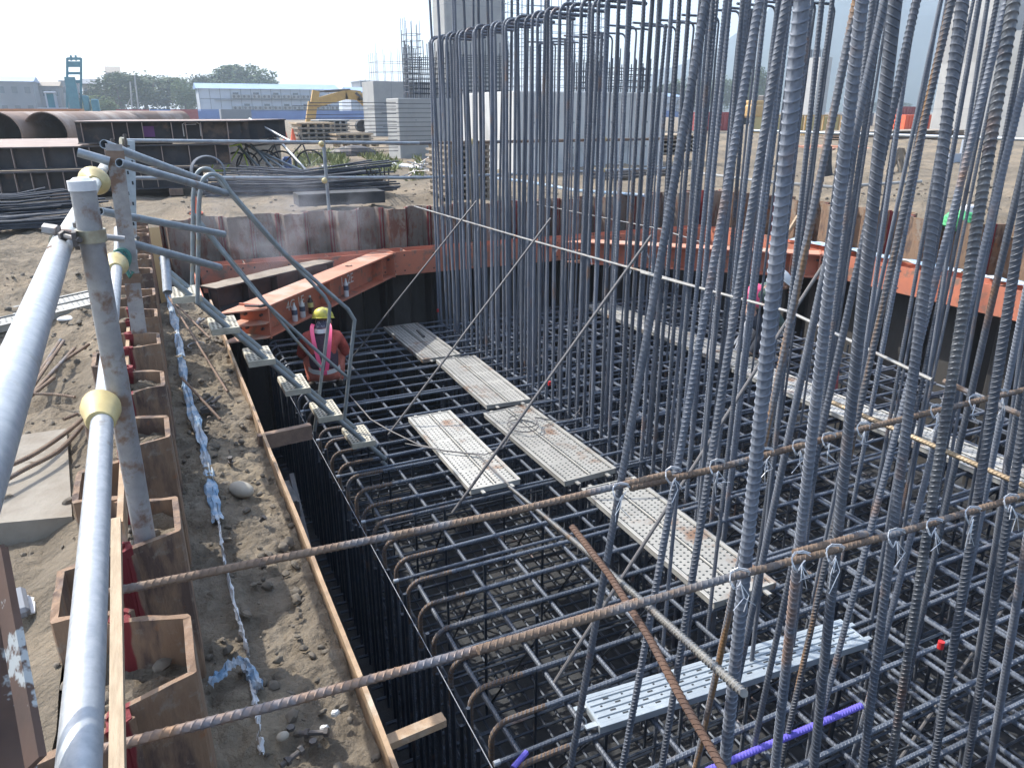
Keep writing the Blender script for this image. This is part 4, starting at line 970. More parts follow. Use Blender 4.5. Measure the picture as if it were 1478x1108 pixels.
for (px, py, d_) , lb in (((160, 213, 5.0), 'coupler at the top of the second post'), ((178, 206, 5.2), 'coupler behind the top of the second post'), ((171, 252, 4.95), 'coupler below the top of the second post'), ((196, 352, 5.2), 'coupler low on the second post'), ((239, 383, 5.55), 'rusty coupler at the head of the stair')):
    clamp(P(px, py, d=d_), (1, .3, -.1), .03, lb)
# back railing on the far wall
yb_ = 12.15
za, zb2 = P(600, 207, y=yb_).z, P(600, 257, y=yb_).z
for z_, zz, lb in ((za, P(180, 203, y=yb_).z, 'upper'), (zb2, P(190, 257, y=yb_).z, 'lower')):
    xa = -.2
    q = MB(); q.tube([(xa, yb_, zz), (4.1, yb_, z_)], .0265, 12); onlyobj(q, 'rail_pipe', M['galv_dull'], 'grey %s rail pipe along the far edge of the pit, left length' % lb, 'pipe', 'far guard rail pipes')
    q = MB(); q.tube([(4.05, yb_, z_), (9.2, yb_, z_ + .0)], .0255, 12); onlyobj(q, 'rail_pipe', M['steel_rust'] if lb == 'upper' else M['galv_dull'], '%s rail pipe along the far edge of the pit, right length behind the bars' % ('rusty upper' if lb == 'upper' else 'grey lower'), 'pipe', 'far guard rail pipes')
for px, lb in ((467, 'grey post of the far guard rail left of the column bars'), (683, 'post of the far guard rail behind the left column bars'), (873, 'post of the far guard rail in front of the concrete block')):
    p = P(px, 207, y=yb_ - .05); q = MB(); q.tube([(p.x, p.y, -.1), (p.x, p.y, p.z + .04)], .027, 12); rp_ = onlyobj(q, 'guard_post', M['galv_dull'], lb, 'post', 'far guard rail posts')
    for zz, wd in ((za, 'upper'), (zb2, 'lower')):
        q = MB(); q.ball((p.x - .04, p.y - .04, zz + .02), .045, 12, 8, None, 0, lambda v: 1 + .1 * N.noise(v * 2)); q.build('ball_cap', M['yellow_cap'], rp_, smooth=True)
for zz, wd in ((1.17, 'upper'),):
    q = MB(); q.tube([(11.3, 12.4, zz), (11.3, 3.0, zz)], .026, 10); onlyobj(q, 'rail_pipe', M['galv_dull'], '%s pale rail pipe along the right side of the pit' % wd, 'pipe', 'right guard rail pipes')
for i, y in enumerate((11.8, 9.6, 7.4, 5.2)):
    q = MB(); q.tube([(11.3, y, -.1), (11.3, y, 1.22)], .026, 10); onlyobj(q, 'guard_post', M['galv'], 'pale rail post on the right side of the pit, %s from the far end' % nth(i), 'post', 'right guard rail posts')

# batten and planks beside the piles
q = MB(); q.bar(P(168, 752, z=.27), P(170, 1150, z=.33), .028, .028); onlyobj(q, 'wood_batten', M['wood'], 'pale new wood batten lying along the near sheet piles', 'batten', smooth=False)
q = MB(); q.bar(P(176, 770, z=.2), P(187, 470, z=.1), .02, .09); onlyobj(q, 'edge_board', M['form'], 'weathered edge board standing behind the posts along the sheet piles', 'board', smooth=False)

# near rusty steel post at the lower left corner
r = empty('rusty_channel', (0, 0, 0), 0, 'rusty steel channel with peeling paint leaning at the lower left corner', 'steel channel')
M['chip'] = mat('peeling_paint', (.10, .06, .045), (.06, .042, .036), rough=.85, scale=6, col3=(.33, .36, .37), scale3=9, c3=(.6, .63))
q = MB(); a = P(-25, 790, d=1.15); b = P(28, 1180, d=1.0); q.bar(a, b, .055, .01, up=(.4, -.6, .5)); q.build('web_plate', M['chip'], r)
q = MB(); a = P(-2, 800, d=1.13); b = P(52, 1100, d=1.0); q.bar(a, b, .01, .045, up=(.5, -.5, .6)); q.build('edge_flange', M['chip'], r)
q = MB(); q.box(P(28, 870, z=.02), (.05, .16, .04), Matrix.Rotation(.2, 3, 'Z'), bev=.012); onlyobj(q, 'rubber_pad', M['greywall'], 'grey rounded pad on the sand behind the rusty channel', 'pad', smooth=False)
q = MB(); q.box(P(42, 872, z=.0), (.035, .12, .005), Matrix.Rotation(.1, 3, 'Z')); onlyobj(q, 'white_sheet', M['white'], 'small white sheet on the sand beside the grey pad', 'sheet', smooth=False)
# ground objects on the left
M['slab'] = mat('sandy_slab', (.27, .245, .205), (.2, .17, .135), rough=.9, scale=4, bump=.5, bscale=14)
q = MB(); pts = [P(-60, 640, z=.03), P(96, 618, z=.03), P(104, 745, z=.05), P(-60, 760, z=.05)]
vs = [V((p.x, p.y, -.1)) for p in pts] + pts; q.add(vs, [(4, 5, 6, 7), (0, 3, 2, 1), (0, 1, 5, 4), (1, 2, 6, 5), (2, 3, 7, 6), (3, 0, 4, 7)]); onlyobj(q, 'concrete_slab', M['slab'], 'sandy concrete slab lying on the ground at the left edge', 'slab', smooth=False)
for pts, D, lb in (([P(-30, 715, z=.1), P(30, 680, z=.1), P(85, 650, z=.09), P(118, 615, z=.08)], .022, 'lower of two curved ribbed bars on the ground at the left edge'), ([P(-20, 685, z=.1), P(40, 660, z=.1), P(90, 628, z=.08), P(118, 605, z=.07)], .022, 'upper of two curved ribbed bars on the ground at the left edge'), ([P(48, 568, z=.05), P(80, 569, z=.05), P(108, 573, z=.05)], .016, 'short ribbed bar on the ground behind the yellow cover'), ([P(92, 605, z=.05), P(112, 597, z=.05)], .02, 'stub of ribbed bar beside the yellow cover')):
    me = rib_mesh('ground_bar', smooth_path(pts, 4), D, .014, 8, M['steel_rust']); tag(inst('ground_bar', me), lb, 'rebar', 'bars lying on the sand at the left')
for i, (a, b) in enumerate((((45, 570), (108, 502)), ((46, 560), (92, 492)), ((50, 548), (88, 490)), ((52, 540), (80, 510)), ((40, 575), (78, 545)), ((85, 525), (128, 497)))):
    q = MB(); q.tube([P(*a, z=.04), P(*b, z=.05)], .011, 8); onlyobj(q, 'ground_rod', M['steel_rust'], 'rusty rod in the small bunch on the sand, %s of six' % nth(i), 'rod', 'bunch of rods on the sand')
aa, bb_ = P(-40, 468, z=.06), P(136, 428, z=.06); q = MB(); dv_ = bb_ - aa
o = inst('scaffold_board', BW); c = (aa + bb_) / 2; o.location = c; o.rotation_euler = (0, 0, math.atan2(dv_.y, dv_.x)); tag(o, 'perforated scaffold board lying on the ground left of the posts', 'scaffold board')
q = MB(); q.ball(P(103, 459, z=.03), (.11, .05, .02), 12, 6, None, 0, lambda v: 1 + .35 * N.noise(v * 2.3)); onlyobj(q, 'plastic_bag', M['white'], 'crumpled white plastic bag on the sand below the board', 'bag')

# ================================================================== PEOPLE
def skin(name, verts, edges, m, parent, root_i=0, sub=2):
    me = bpy.data.meshes.new(name); me.from_pydata([v[0] for v in verts], edges, []); o = bpy.data.objects.new(name, me); C.objects.link(o); o.parent = parent
    sk = o.modifiers.new('skin', 'SKIN'); sk.use_smooth_shade = True
    for i, v in enumerate(verts):
        r_ = v[1]; me.skin_vertices[0].data[i].radius = (r_, r_) if not hasattr(r_, '__len__') else r_; me.skin_vertices[0].data[i].use_root = (i == root_i)
    ss = o.modifiers.new('sub', 'SUBSURF'); ss.levels = sub; ss.render_levels = sub
    me.materials.append(m); return o
def person(root, J, cloth, trous, vestm, helm, scarf=None, straps=True, face_dir=V((0, 1, 0))):
    """J: joints in local coordinates"""
    up = lambda a, b, t: V(a).lerp(V(b), t)
    pel, ch, nk, hd = [V(J[k_]) for k_ in ('pelvis', 'chest', 'neck', 'head')]
    verts = [(pel, .125), (up(pel, ch, .5), .13), (ch, .145), (nk, .058), (hd - (hd - nk) * .45, .062), (hd, (.082, .092)), (hd + V((0, 0, .05)), .07)]; edges = [(0, 1), (1, 2), (2, 3), (3, 4), (4, 5), (5, 6)]
    for s_ in ('L', 'R'):
        sh, el, wr_, hp, kn, an, toe = [V(J[k_ + s_]) for k_ in ('sh', 'el', 'wr', 'hip', 'kn', 'an', 'toe')]
        b = len(verts); verts += [(sh, .062), (up(sh, el, .5), .052), (el, .042), (up(el, wr_, .5), .038), (wr_, .026), (up(wr_, J['hand' + s_], .6), (.036, .018))]; edges += [(2, b), (b, b + 1), (b + 1, b + 2), (b + 2, b + 3), (b + 3, b + 4), (b + 4, b + 5)]
        b = len(verts); verts += [(hp, .088), (up(hp, kn, .5), .08), (kn, .06), (up(kn, an, .4), .054), (an, .036), (toe, .036)]; edges += [(0, b), (b, b + 1), (b + 1, b + 2), (b + 2, b + 3), (b + 3, b + 4), (b + 4, b + 5)]
    body = skin('body', verts, edges, M['skin'], root)
    # hands: five separate fingers each
    for s_ in ('L', 'R'):
        wr_, hn = V(J['wr' + s_]), V(J['hand' + s_]); d = (hn - wr_).normalized(); sd = d.cross(V((0, 0, 1))).normalized(); dn = sd.cross(d).normalized()
        if dn.z > 0: dn = -dn
        for f_ in range(5):
            o_ = (f_ - 1.7) * .019; L_ = (.055, .07, .075, .068, .052)[f_] * 1.0
            if f_ == 0: p0 = wr_ + d * .02 + sd * -.03; p1 = p0 + d * .03 - sd * .03; p2 = p1 + d * .03 + dn * .01
            else: p0 = wr_ + d * .06 + sd * o_; p1 = p0 + d * L_ * .5 + dn * .008; p2 = p1 + d * L_ * .3 + dn * L_ * .45
            skin('finger', [(p0, .009), (p1, .0085), (p2, .007)], [(0, 1), (1, 2)], M['skin'], body, sub=1)
    # face
    fd = V(face_dir).normalized(); sdv = fd.cross(V((0, 0, 1))).normalized()
    q = MB(); q.ball(hd + fd * .092 - V((0, 0, .005)), (.014, .018, .022), 8, 6); q.build('nose', M['skin'], body, smooth=True)
    for s_ in (-1, 1):
        q = MB(); q.ball(hd + fd * .075 + sdv * .032 * s_ + V((0, 0, .02)), .012, 8, 6); q.build('eye', M['white'], body, smooth=True)
        q = MB(); q.ball(hd + sdv * .088 * s_, (.012, .016, .028), 8, 6); q.build('ear', M['skin'], body, smooth=True)
    q = MB(); q.ball(hd + fd * .082 - V((0, 0, .045)), (.022, .01, .006), 8, 4); q.build('mouth', M['redcloth'], body, smooth=True)
    # clothes
    sv = [(pel + V((0, 0, -.02)), .145), (up(pel, ch, .5), .155), (ch, .17), (up(ch, nk, .62), .085)]; se = [(0, 1), (1, 2), (2, 3)]
    for s_ in ('L', 'R'):
        sh, el, wr_ = [V(J[k_ + s_]) for k_ in ('sh', 'el', 'wr')]; b = len(sv); sv += [(sh, .08), (up(sh, el, .5), .074), (el, .063), (up(el, wr_, .5), .056), (up(el, wr_, .93), .042)]; se += [(2, b), (b, b + 1), (b + 1, b + 2), (b + 2, b + 3), (b + 3, b + 4)]
    skin('shirt', sv, se, cloth, root)
    tv = [(pel - V((0, 0, .03)), (.16, .155)), (pel + V((0, 0, .0)), .15)]; te = [(0, 1)]
    for s_ in ('L', 'R'):
        hp, kn, an = [V(J[k_ + s_]) for k_ in ('hip', 'kn', 'an')]; b = len(tv); tv += [(hp, .112), (up(hp, kn, .5), .102), (kn, .08), (up(kn, an, .5), .068), (up(kn, an, .92), .055)]; te += [(0, b), (b, b + 1), (b + 1, b + 2), (b + 2, b + 3), (b + 3, b + 4)]
    skin('trousers', tv, te, trous, root)
    for s_ in ('L', 'R'):
        an, toe = V(J['an' + s_]), V(J['toe' + s_]); skin('boot', [(an + V((0, 0, .06)), .05), (an + V((0, 0, -.01)), .052), (toe, (.05, .038))], [(0, 1), (1, 2)], M['boot'], root, sub=1)
    if vestm:
        vv = [(up(pel, ch, .02), .17), (up(pel, ch, .3), .188), (up(pel, ch, .6), .2), (up(pel, ch, .98), .21), (up(ch, nk, .6), .12)]; ve = [(0, 1), (1, 2), (2, 3), (3, 4)]
        b = len(vv); vv += [(up(ch, J['shL'], .8), .13), (up(ch, J['shR'], .8), .13)]; ve += [(3, b), (3, b + 1)]
        skin('vest', vv, ve, vestm, root)
    if scarf: skin('scarf', [(nk - V((0, .02, .05)), .1), (nk - V((0, 0, .0)), .092), (hd + V((0, 0, -.03)), (.103, .112)), (hd + V((0, 0, .04)), .098)], [(0, 1), (1, 2), (2, 3)], scarf, root)
    q = MB(); hc = hd + V((0, 0, .055)) - fd * .005
    vs = []; fs = []; sg = 24
    for i in range(9):
        th = pi / 2 * i / 8
        for k_ in range(sg):
            a_ = 2 * pi * k_ / sg; e = .128 * cos(th * .98); rdg = .005 * max(0, cos(a_ * 2)) * sin(th)
            vs.append(hc + fd * (cos(a_) * e * 1.12) + sdv * sin(a_) * e + V((0, 0, .125 * sin(th) + rdg)))
    for i in range(8):
        for k_ in range(sg): k2 = (k_ + 1) % sg; fs.append((i * sg + k_, i * sg + k2, (i + 1) * sg + k2, (i + 1) * sg + k_))
    q.add(vs, fs); hl = q.build('helmet', helm, root, smooth=True)
    q = MB(); vs = []; fs = []
    for r_, z_ in ((1.0, 0), (1.09, -.006), (1.09, -.012), (1.0, -.012)):
        for k_ in range(sg): a_ = 2 * pi * k_ / sg; ex = .045 * max(0, cos(a_)) if r_ > 1 else 0; vs.append(hc + fd * cos(a_) * (.128 * 1.12 * r_ + ex) + sdv * sin(a_) * .128 * r_ + V((0, 0, z_)))
    for i in range(3):
        for k_ in range(sg): k2 = (k_ + 1) % sg; fs.append((i * sg + k_, i * sg + k2, (i + 1) * sg + k2, (i + 1) * sg + k_))
    q.add(vs, fs); q.build('helmet_brim', helm, hl, smooth=True)
    return body
def strap(root, pts, w, m, name, nrm_):
    q = MB(); pts = [V(p) for p in smooth_path(pts, 5)]; vs = []; fs = []; nrm_ = V(nrm_)
    for i, p in enumerate(pts):
        t = (pts[min(i + 1, len(pts) - 1)] - pts[max(i - 1, 0)]).normalized(); s_ = t.cross(nrm_).normalized(); vs += [p + s_ * w / 2, p - s_ * w / 2, p - s_ * w / 2 - nrm_ * .012, p + s_ * w / 2 - nrm_ * .012]
    for i in range(len(pts) - 1):
        for a_ in range(4): fs.append((i * 4 + a_, i * 4 + (a_ + 1) % 4, i * 4 + 4 + (a_ + 1) % 4, i * 4 + 4 + a_))
    fs += [(0, 1, 2, 3), tuple(len(pts) * 4 - 4 + a_ for a_ in range(4))]
    q.add(vs, fs); return q.build(name, m, root)
# worker 1: squatting, back to the viewer
p1 = empty('person', (1.60, 8.62, ZM - .05), R(-12), 'person crouching with back turned, yellow helmet, dark vest with pink straps, red sleeves and trousers', 'person')
J = dict(pelvis=(0, -.02, .30), chest=(0, .1, .66), neck=(.005, .23, .775), head=(.03, .31, .84))
for s_, k_ in (('L', -1), ('R', 1)):
    J.update({'sh' + s_: (.185 * k_, .12, .70), 'el' + s_: (.265 * k_, .26, .46), 'wr' + s_: (.16 * k_, .46, .34), 'hand' + s_: (.13 * k_, .55, .31), 'hip' + s_: (.1 * k_, 0, .28), 'kn' + s_: (.2 * k_, .42, .44), 'an' + s_: (.16 * k_, .12, .09), 'toe' + s_: (.2 * k_, .3, .045)})
person(p1, J, M['redcloth'], M['trouser'], M['vest'], M['helmet'], M['scarf'], face_dir=V((.1, 1, -.25)))
for k_ in (-1, 1):
    strap(p1, [(.09 * k_, .15, .86), (.105 * k_, .02, .83), (.09 * k_, -.11, .71), (.06 * k_, -.175, .54), (.028 * k_, -.19, .38)], .045, M['pink'], 'pink_strap', (0, -1, .2))
strap(p1, [(-.185, -.02, .36), (-.13, -.135, .355), (0, -.19, .35), (.13, -.135, .355), (.185, -.02, .36)], .05, M['silver'], 'waist_band', (0, -1, 0.01))
strap(p1, [(-.1, .1, .80), (-.05, .03, .80), (.0, .015, .80), (.05, .03, .80), (.1, .1, .80)], .05, M['silver'], 'collar', (0, -1, .4))
q = MB(); q.box((0, -.2, .355), (.06, .012, .05)); q.build('strap_buckle', M['pink'], p1)
# worker 2: bending forward behind the bars at the right
p2 = empty('person', (7.2, 7.35, ZM), R(-35), 'person bending forward behind the bars, grey helmet, grey green shirt with a pink reflective vest', 'person')
J = dict(pelvis=(-.18, 0, .72), chest=(.02, .02, .98), neck=(.16, .03, 1.02), head=(.27, .04, 1.03))
for s_, k_ in (('L', 1), ('R', -1)):
    J.update({'sh' + s_: (.08, .18 * k_, .96), 'el' + s_: (.14, .24 * k_, .7), 'wr' + s_: (.3, .16 * k_, .5), 'hand' + s_: (.36, .13 * k_, .43), 'hip' + s_: (-.17, .1 * k_, .68), 'kn' + s_: (.04, .15 * k_, .42), 'an' + s_: (-.1, .14 * k_, .09), 'toe' + s_: (.08, .15 * k_, .045)})
person(p2, J, M['greencloth'], M['dktrouser'], None, M['helmet_grey'], None, face_dir=V((.8, 0, -.6)))
q = MB(); skin('vest', [((-.2, 0, .74), .165), ((-.08, 0, .88), .18), ((.03, .02, .99), .185)], [(0, 1), (1, 2)], M['pink'], p2)
q = MB()
c = P(1078, 462, y=7.3)
for i in range(14): a_ = V((random.uniform(-.03, .03), random.uniform(-.03, .03), 0)); q.tube([c + a_ * .4, c + a_ * 1.5 + V((-.06, 0, -.2)), c + a_ * 3 + V((-.12 + random.uniform(-.04, .04), 0, -.36))], .004, 5)
tag(q.build('wire_bundle', M['white']), 'bundle of white tie wires hanging behind the second worker', 'wire')

# ================================================================== BACKGROUND, LEFT
def hbeam(x0, x1, y, z, Hh, B, label, stf=(), toplit=True, group='stacked H beams'):
    r = empty('h_beam', (x0, y, z), 0, label, 'steel beam', group); L = x1 - x0; q = MB()
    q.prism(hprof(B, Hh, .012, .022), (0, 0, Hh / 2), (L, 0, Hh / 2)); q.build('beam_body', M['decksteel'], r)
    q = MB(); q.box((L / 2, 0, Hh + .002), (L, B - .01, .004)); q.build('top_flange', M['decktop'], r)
    if stf:
        q = MB()
        for s_ in stf:
            if 0 < s_ < L: q.box((s_, -B / 4, Hh / 2), (.014, B / 2 - .02, Hh - .05))
        q.build('stiffener', M['decktop'], r)
    return r
random.seed(5)
ysk = 17.0
def stf(L):
    s_ = .1; o_ = []
    while s_ < L: o_.append(s_); s_ += random.choice((.26, .5, .26, .28, .52))
    return o_
xT1a, xT1b = P(107, 172, y=ysk).x, P(345, 172, y=ysk).x; xT2b = P(330, 207, y=ysk).x; xT3b = P(292, 245, y=ysk).x
hbeam(xT1a, xT1b, ysk, .96, .40, .36, 'front beam of the top tier in the dark beam stack, with chalk marks on its web', stf(4.6))
for i in range(6): hbeam(xT1a + .1 * i, xT1b + .22 * (i + 1), ysk + .42 * (i + 1), .96, .40, .38, 'beam of the top tier in the stack, %s behind the front one' % nth(i))
hbeam(-9, xT2b, ysk, .52, .40, .36, 'front beam of the middle tier in the dark beam stack', stf(12))
for i in range(11): hbeam(-9 + .3 * (i % 3), min(xT2b, xT1a + .3 + .15 * i), ysk + .42 * (i + 1), .52, .40, .38, 'beam of the middle tier with its top in the sun, %s behind the front one' % nth(i))
hbeam(-9, xT3b, ysk - .12, .1, .39, .36, 'front beam of the bottom tier in the dark beam stack', stf(12))
for i, x in enumerate((-4, -1.5, .5)): q = MB(); q.box((x, ysk + 1, .04), (.25, 3, .12)); tag(q.build('bearer_timber', M['wood_dark']), 'dark bearer timber under the beam stack, %s from the left' % nth(i), 'timber', 'bearers under the beam stack')
q = MB(); c = P(212, 186, y=ysk - .19); q.tube([c, c + V((.02, 0, .16))], .13, 10); 
q = MB(); c = P(215, 190, y=ysk - .03); q.box((c.x, ysk - .012, c.z), (.2, .004, .2)); tag(q.build('paint_patch', M['violet']), 'violet paint patch on the web of the top front beam', 'paint mark')
q = MB(); c = P(277, 187, y=ysk - .02); ww = .16
q.tube([c + V((-ww, 0, -.13)), c + V((-ww, 0, .1)), c + V((-ww * .6, 0, .14)), c + V((ww * .6, 0, .14)), c + V((ww, 0, .1)), c + V((ww, 0, -.13))], .012, 6); q.tube([c + V((-ww * .8, 0, .09)), c + V((ww * .6, 0, .1))], .008, 6)
tag(q.build('chalk_mark', M['white_paint']), 'white painted arch mark on the web of the top front beam', 'paint mark')
# big pipes
def bigpipe(c, ax, r_, L, label):
    q = MB(); c = V(c); q.pipe(c, c + V(ax).normalized() * L, r_, .03, 40); o = q.build('steel_pipe', M['rustpipe'], smooth=True); tag(o, label, 'pipe', 'large rusty pipes'); return o
bigpipe(P(66, 193, y=30), (.5, 2.0, 0), .68, 11, 'large rusty steel pipe with its dark mouth open behind the beam stack, the right one')
bigpipe(P(-2, 194, y=29.5), (.5, 2.0, 0), .68, 11, 'large rusty steel pipe at the left edge behind the beam stack')
bigpipe(P(150, 178, y=38), (.8, 1.2, 0), .5, 6, 'smaller rusty pipe lying right of the large ones')
q = MB(); a = P(0, 158, y=48); b = P(118, 158, y=50); q.box(((a.x + b.x) / 2, 49, .9), (b.x - a.x, 2, 1.8)); 
q = MB()
for i in range(5): q.prism([(-.45, 0), (.45, 0), (.45, .12), (-.45, .12)], (a.x - 4, 48 + i * 1.0, 1.45 + .02 * i), (b.x, 48 + i * 1.0, 1.45 + .02 * i))
q.box(((a.x - 4 + b.x) / 2, 50, .7), (b.x - a.x + 4, 3.6, 1.3)); tag(q.build('rusty_plate_stack', mat('orange_rust_plate', (.5, .27, .14), (.38, .2, .11), rough=.8, scale=.6)), 'stack of orange rusty plates in the far left background', 'plates')
# far machine with lattice mast
my = 95; r = empty('drilling_rig', P(105, 160, y=my), 0, 'blue green machine with a tall ladder like mast in the left background', 'machine')
o0 = V(r.location); o0.z = 0; r.location = o0
def lp(px, py): p = P(px, py, y=my); return p - o0
q = MB()
for px in (97, 117): q.bar(lp(px, 170), lp(px, 84), .22, .22)
for py, hh in ((85, .25), (93, .55), (106, .25), (118, .3)): q.bar(lp(97, py), lp(117, py), .2, hh)
for px in (102, 109): q.bar(lp(px, 80), lp(px + 1, 88), .12, .2)
q.build('mast', M['teal'], r)
q = MB(); a = lp(96, 128); b = lp(118, 165); q.box(((a.x + b.x) / 2, 0, (a.z + b.z) / 2 + .6), (abs(b.x - a.x), 1.2, abs(a.z - b.z) + 1)); q.build('mast_base', M['teal'], r)
q = MB(); a = lp(118, 138); b = lp(131, 160); q.box(((a.x + b.x) / 2, .5, (a.z + b.z) / 2), (b.x - a.x, 2, a.z - b.z), bev=.1); a = lp(131, 143); b = lp(145, 162); q.box(((a.x + b.x) / 2, .2, (a.z + b.z) / 2), (b.x - a.x, 2, a.z - b.z), bev=.1); q.build('engine_housing', M['teal'], r)
r = empty('machine_cab', (0, 0, 0), 0, 'green glazed operator cab with a white frame beside the tall mast', 'cab'); q = MB(); a = P(66, 134, y=80); b = P(83, 157, y=80); w_ = b.x - a.x; hh = a.z - b.z; r.location = ((a.x + b.x) / 2, 80, b.z)
for sx in (-1, 1):
    for sy in (-1, 1): q.box((sx * w_ / 2, sy * .6, hh / 2), (.12, .12, hh))
q.box((0, 0, hh), (w_ + .2, 1.5, .15), bev=.05); q.box((0, 0, 0), (w_ + 1.6, 1.6, .15)); q.build('cab_frame', M['wallwhite'], r); q = MB(); q.box((0, 0, hh / 2), (w_ - .1, 1.15, hh - .1)); q.build('cab_glass', M['teal'], r)
q = MB(); q.box((0, 0, -b.z / 2 - .1), (w_ + 1, 1.4, b.z)); q.build('cab_base', M['dkmetal'], r)
# town
def building(px0, px1, pyt, y, dep, m, roofm, label, rows=1, cols=4, roof='flat', base=0, winm=None):
    a = P(px0, pyt, y=y); b = P(px1, pyt, y=y); w_ = b.x - a.x; hh = a.z; cx_ = (a.x + b.x) / 2
    r = empty('building', (cx_, y + dep / 2, 0), 0, label, 'building', 'buildings beyond the site')
    q = MB(); q.box((0, 0, hh / 2), (w_, dep, hh)); q.build('wall', m, r)
    if roof == 'gable': q = MB(); q.prism([(-dep / 2 - .4, 0), (dep / 2 + .4, 0), (0, hh * .16)], (-w_ / 2 - .3, 0, hh), (w_ / 2 + .3, 0, hh)); q.build('roof', roofm, r)
    else: q = MB(); q.box((0, 0, hh + .15), (w_ + .5, dep + .5, .3)); q.build('roof', roofm, r)
    for i in range(rows):
        for j in range(cols):
            q = MB(); x = -w_ / 2 + w_ * (j + .5) / cols; z = hh * (i + .55) / rows; q.box((x, -dep / 2 - .02, z), (w_ / cols * .45, .08, hh / rows * .35)); wd = q.build('window', winm or M['glass'], r)
    return r
building(-30, 46, 117, 190, 12, M['greywall'], M['roofblue'], 'grey house with a pale blue roof at the far left edge', 2, 4, 'gable')
building(48, 84, 124, 200, 10, M['greywall'], M['dust'], 'grey block with small windows and a brown roof left of the mast', 2, 4, 'gable')
building(86, 112, 118, 230, 10, M['greywall'], M['greywall'], 'low grey house behind the tall mast', 2, 3)
building(118, 142, 121, 215, 10, M['dust'], M['greywall'], 'small grey house right of the tall mast', 2, 3, 'gable')
building(153, 173, 105, 320, 10, M['greywall'], M['dust'], 'tall pale tower block with a brown hipped top above the trees', 4, 2, 'gable')
building(520, 560, 118, 260, 12, M['greywall'], M['greywall'], 'distant grey building between the excavator and the concrete block', 2, 3)
# white site office
def office(px0, px1, pyr, pye, pyb, y, label, ncol):
    a = P(px0, pye, y=y); b = P(px1, pye, y=y); zb_ = P(px0, pyb, y=y).z; zr = P(px0, pyr, y=y).z; w_ = b.x - a.x; hh = a.z; dep = 10
    r = empty('site_office', ((a.x + b.x) / 2, y + dep / 2, 0), 0, label, 'building', 'white site offices')
    q = MB(); q.box((0, 0, (hh + zb_) / 2), (w_, dep, hh - zb_)); q.build('wall', M['wallwhite'], r)
    q = MB(); q.box((0, 0, zb_ / 2), (w_ + .1, dep + .1, zb_)); q.build('blue_base', M['blue'], r)
    q = MB(); dz = (zr - hh); q.prism([(-dep / 2 - .6, -.1), (dep / 2 + .6, -.1), (0, dz)], (-w_ / 2 - .5, 0, hh), (w_ / 2 + .5, 0, hh)); q.build('roof', M['roofblue'], r)
    q = MB()
    for i in range(ncol + 1): q.box((-w_ / 2 + w_ * i / ncol, -dep / 2 - .03, (hh + zb_) / 2), (.1, .06, hh - zb_))
    q.box((0, -dep / 2 - .035, (hh + zb_) / 2), (w_, .05, .12)); q.box((0, -dep / 2 - .3, (hh + zb_) / 2 - .2), (w_ * .8, .6, .08)); q.build('panel_joints', M['greywall'], r)
    for i in range(3, ncol):
        for lv in (0, 1):
            x = -w_ / 2 + w_ * (i + .5) / ncol; z = zb_ + (hh - zb_) * (.62 + .12 if lv else .2)
            if (i + lv) % 2 == 0:
                q = MB(); q.box((x, -dep / 2 - .03, z), (w_ / ncol * .55, .06, (hh - zb_) * .13)); q.build('window', M['glass'], r)
            for k_ in (-1, 1):
                q = MB(); q.box((x + k_ * w_ / ncol * .22, -dep / 2 - .4, z - (hh - zb_) * .13), (1.0, .5, .8)); ac = q.build('air_conditioner', M['conc'], r); q = MB(); q.tube([(x + k_ * w_ / ncol * .22, -dep / 2 - .655, z - (hh - zb_) * .13), (x + k_ * w_ / ncol * .22, -dep / 2 - .67, z - (hh - zb_) * .13)], .3, 12); q.build('fan', M['dkmetal'], ac)
    return r
office(286, 487, 119, 127, 158, 190, 'long two storey white site office with a pale blue roof and blue base', 14)
office(506, 560, 125, 132, 160, 200, 'second white site office with a blue roof behind the excavator', 5)
office(955, 985, 134, 139, 160, 170, 'small white hut at the right of the concrete block', 4)
q = MB(); a = P(150, 166, y=150); b = P(560, 166, y=150); q.box(((a.x + b.x) / 2, 150, .7), (b.x - a.x, .3, 1.6)); tag(q.build('site_fence', M['blue']), 'long blue hoarding in front of the site office', 'fence')
for px0, px1, m_, lb in ((167, 215, 'redwall', 'dark red container left of the blue one in the background'), (216, 246, 'blue', 'blue container among the trees in the background'), (247, 285, 'redwall', 'long dark red container beside the site office'), (318, 362, 'greywall', 'grey ramp panel in front of the site office')):
    a = P(px0, 158, y=120); b = P(px1, 158, y=120); q = MB(); q.box(((a.x + b.x) / 2, 121, a.z / 2), (b.x - a.x, 2.4, a.z)); 
    for i in range(12): q.box((a.x + (b.x - a.x) * (i + .5) / 12, 119.78, a.z / 2), ((b.x - a.x) / 26, .06, a.z * .9))
    tag(q.build('container', M[m_]), lb, 'container', 'containers in the left background')
q = MB(); q.tube([P(191, 165, y=140), P(188, 118, y=140)], .12, 6); q.tube([P(201, 165, y=141), P(194, 108, y=141)], .12, 6); q.tube([P(180, 160, y=140), P(192, 135, y=140)], .05, 5); tag(q.build('utility_pole', M['conc']), 'pair of thin pale poles in front of the trees', 'pole')

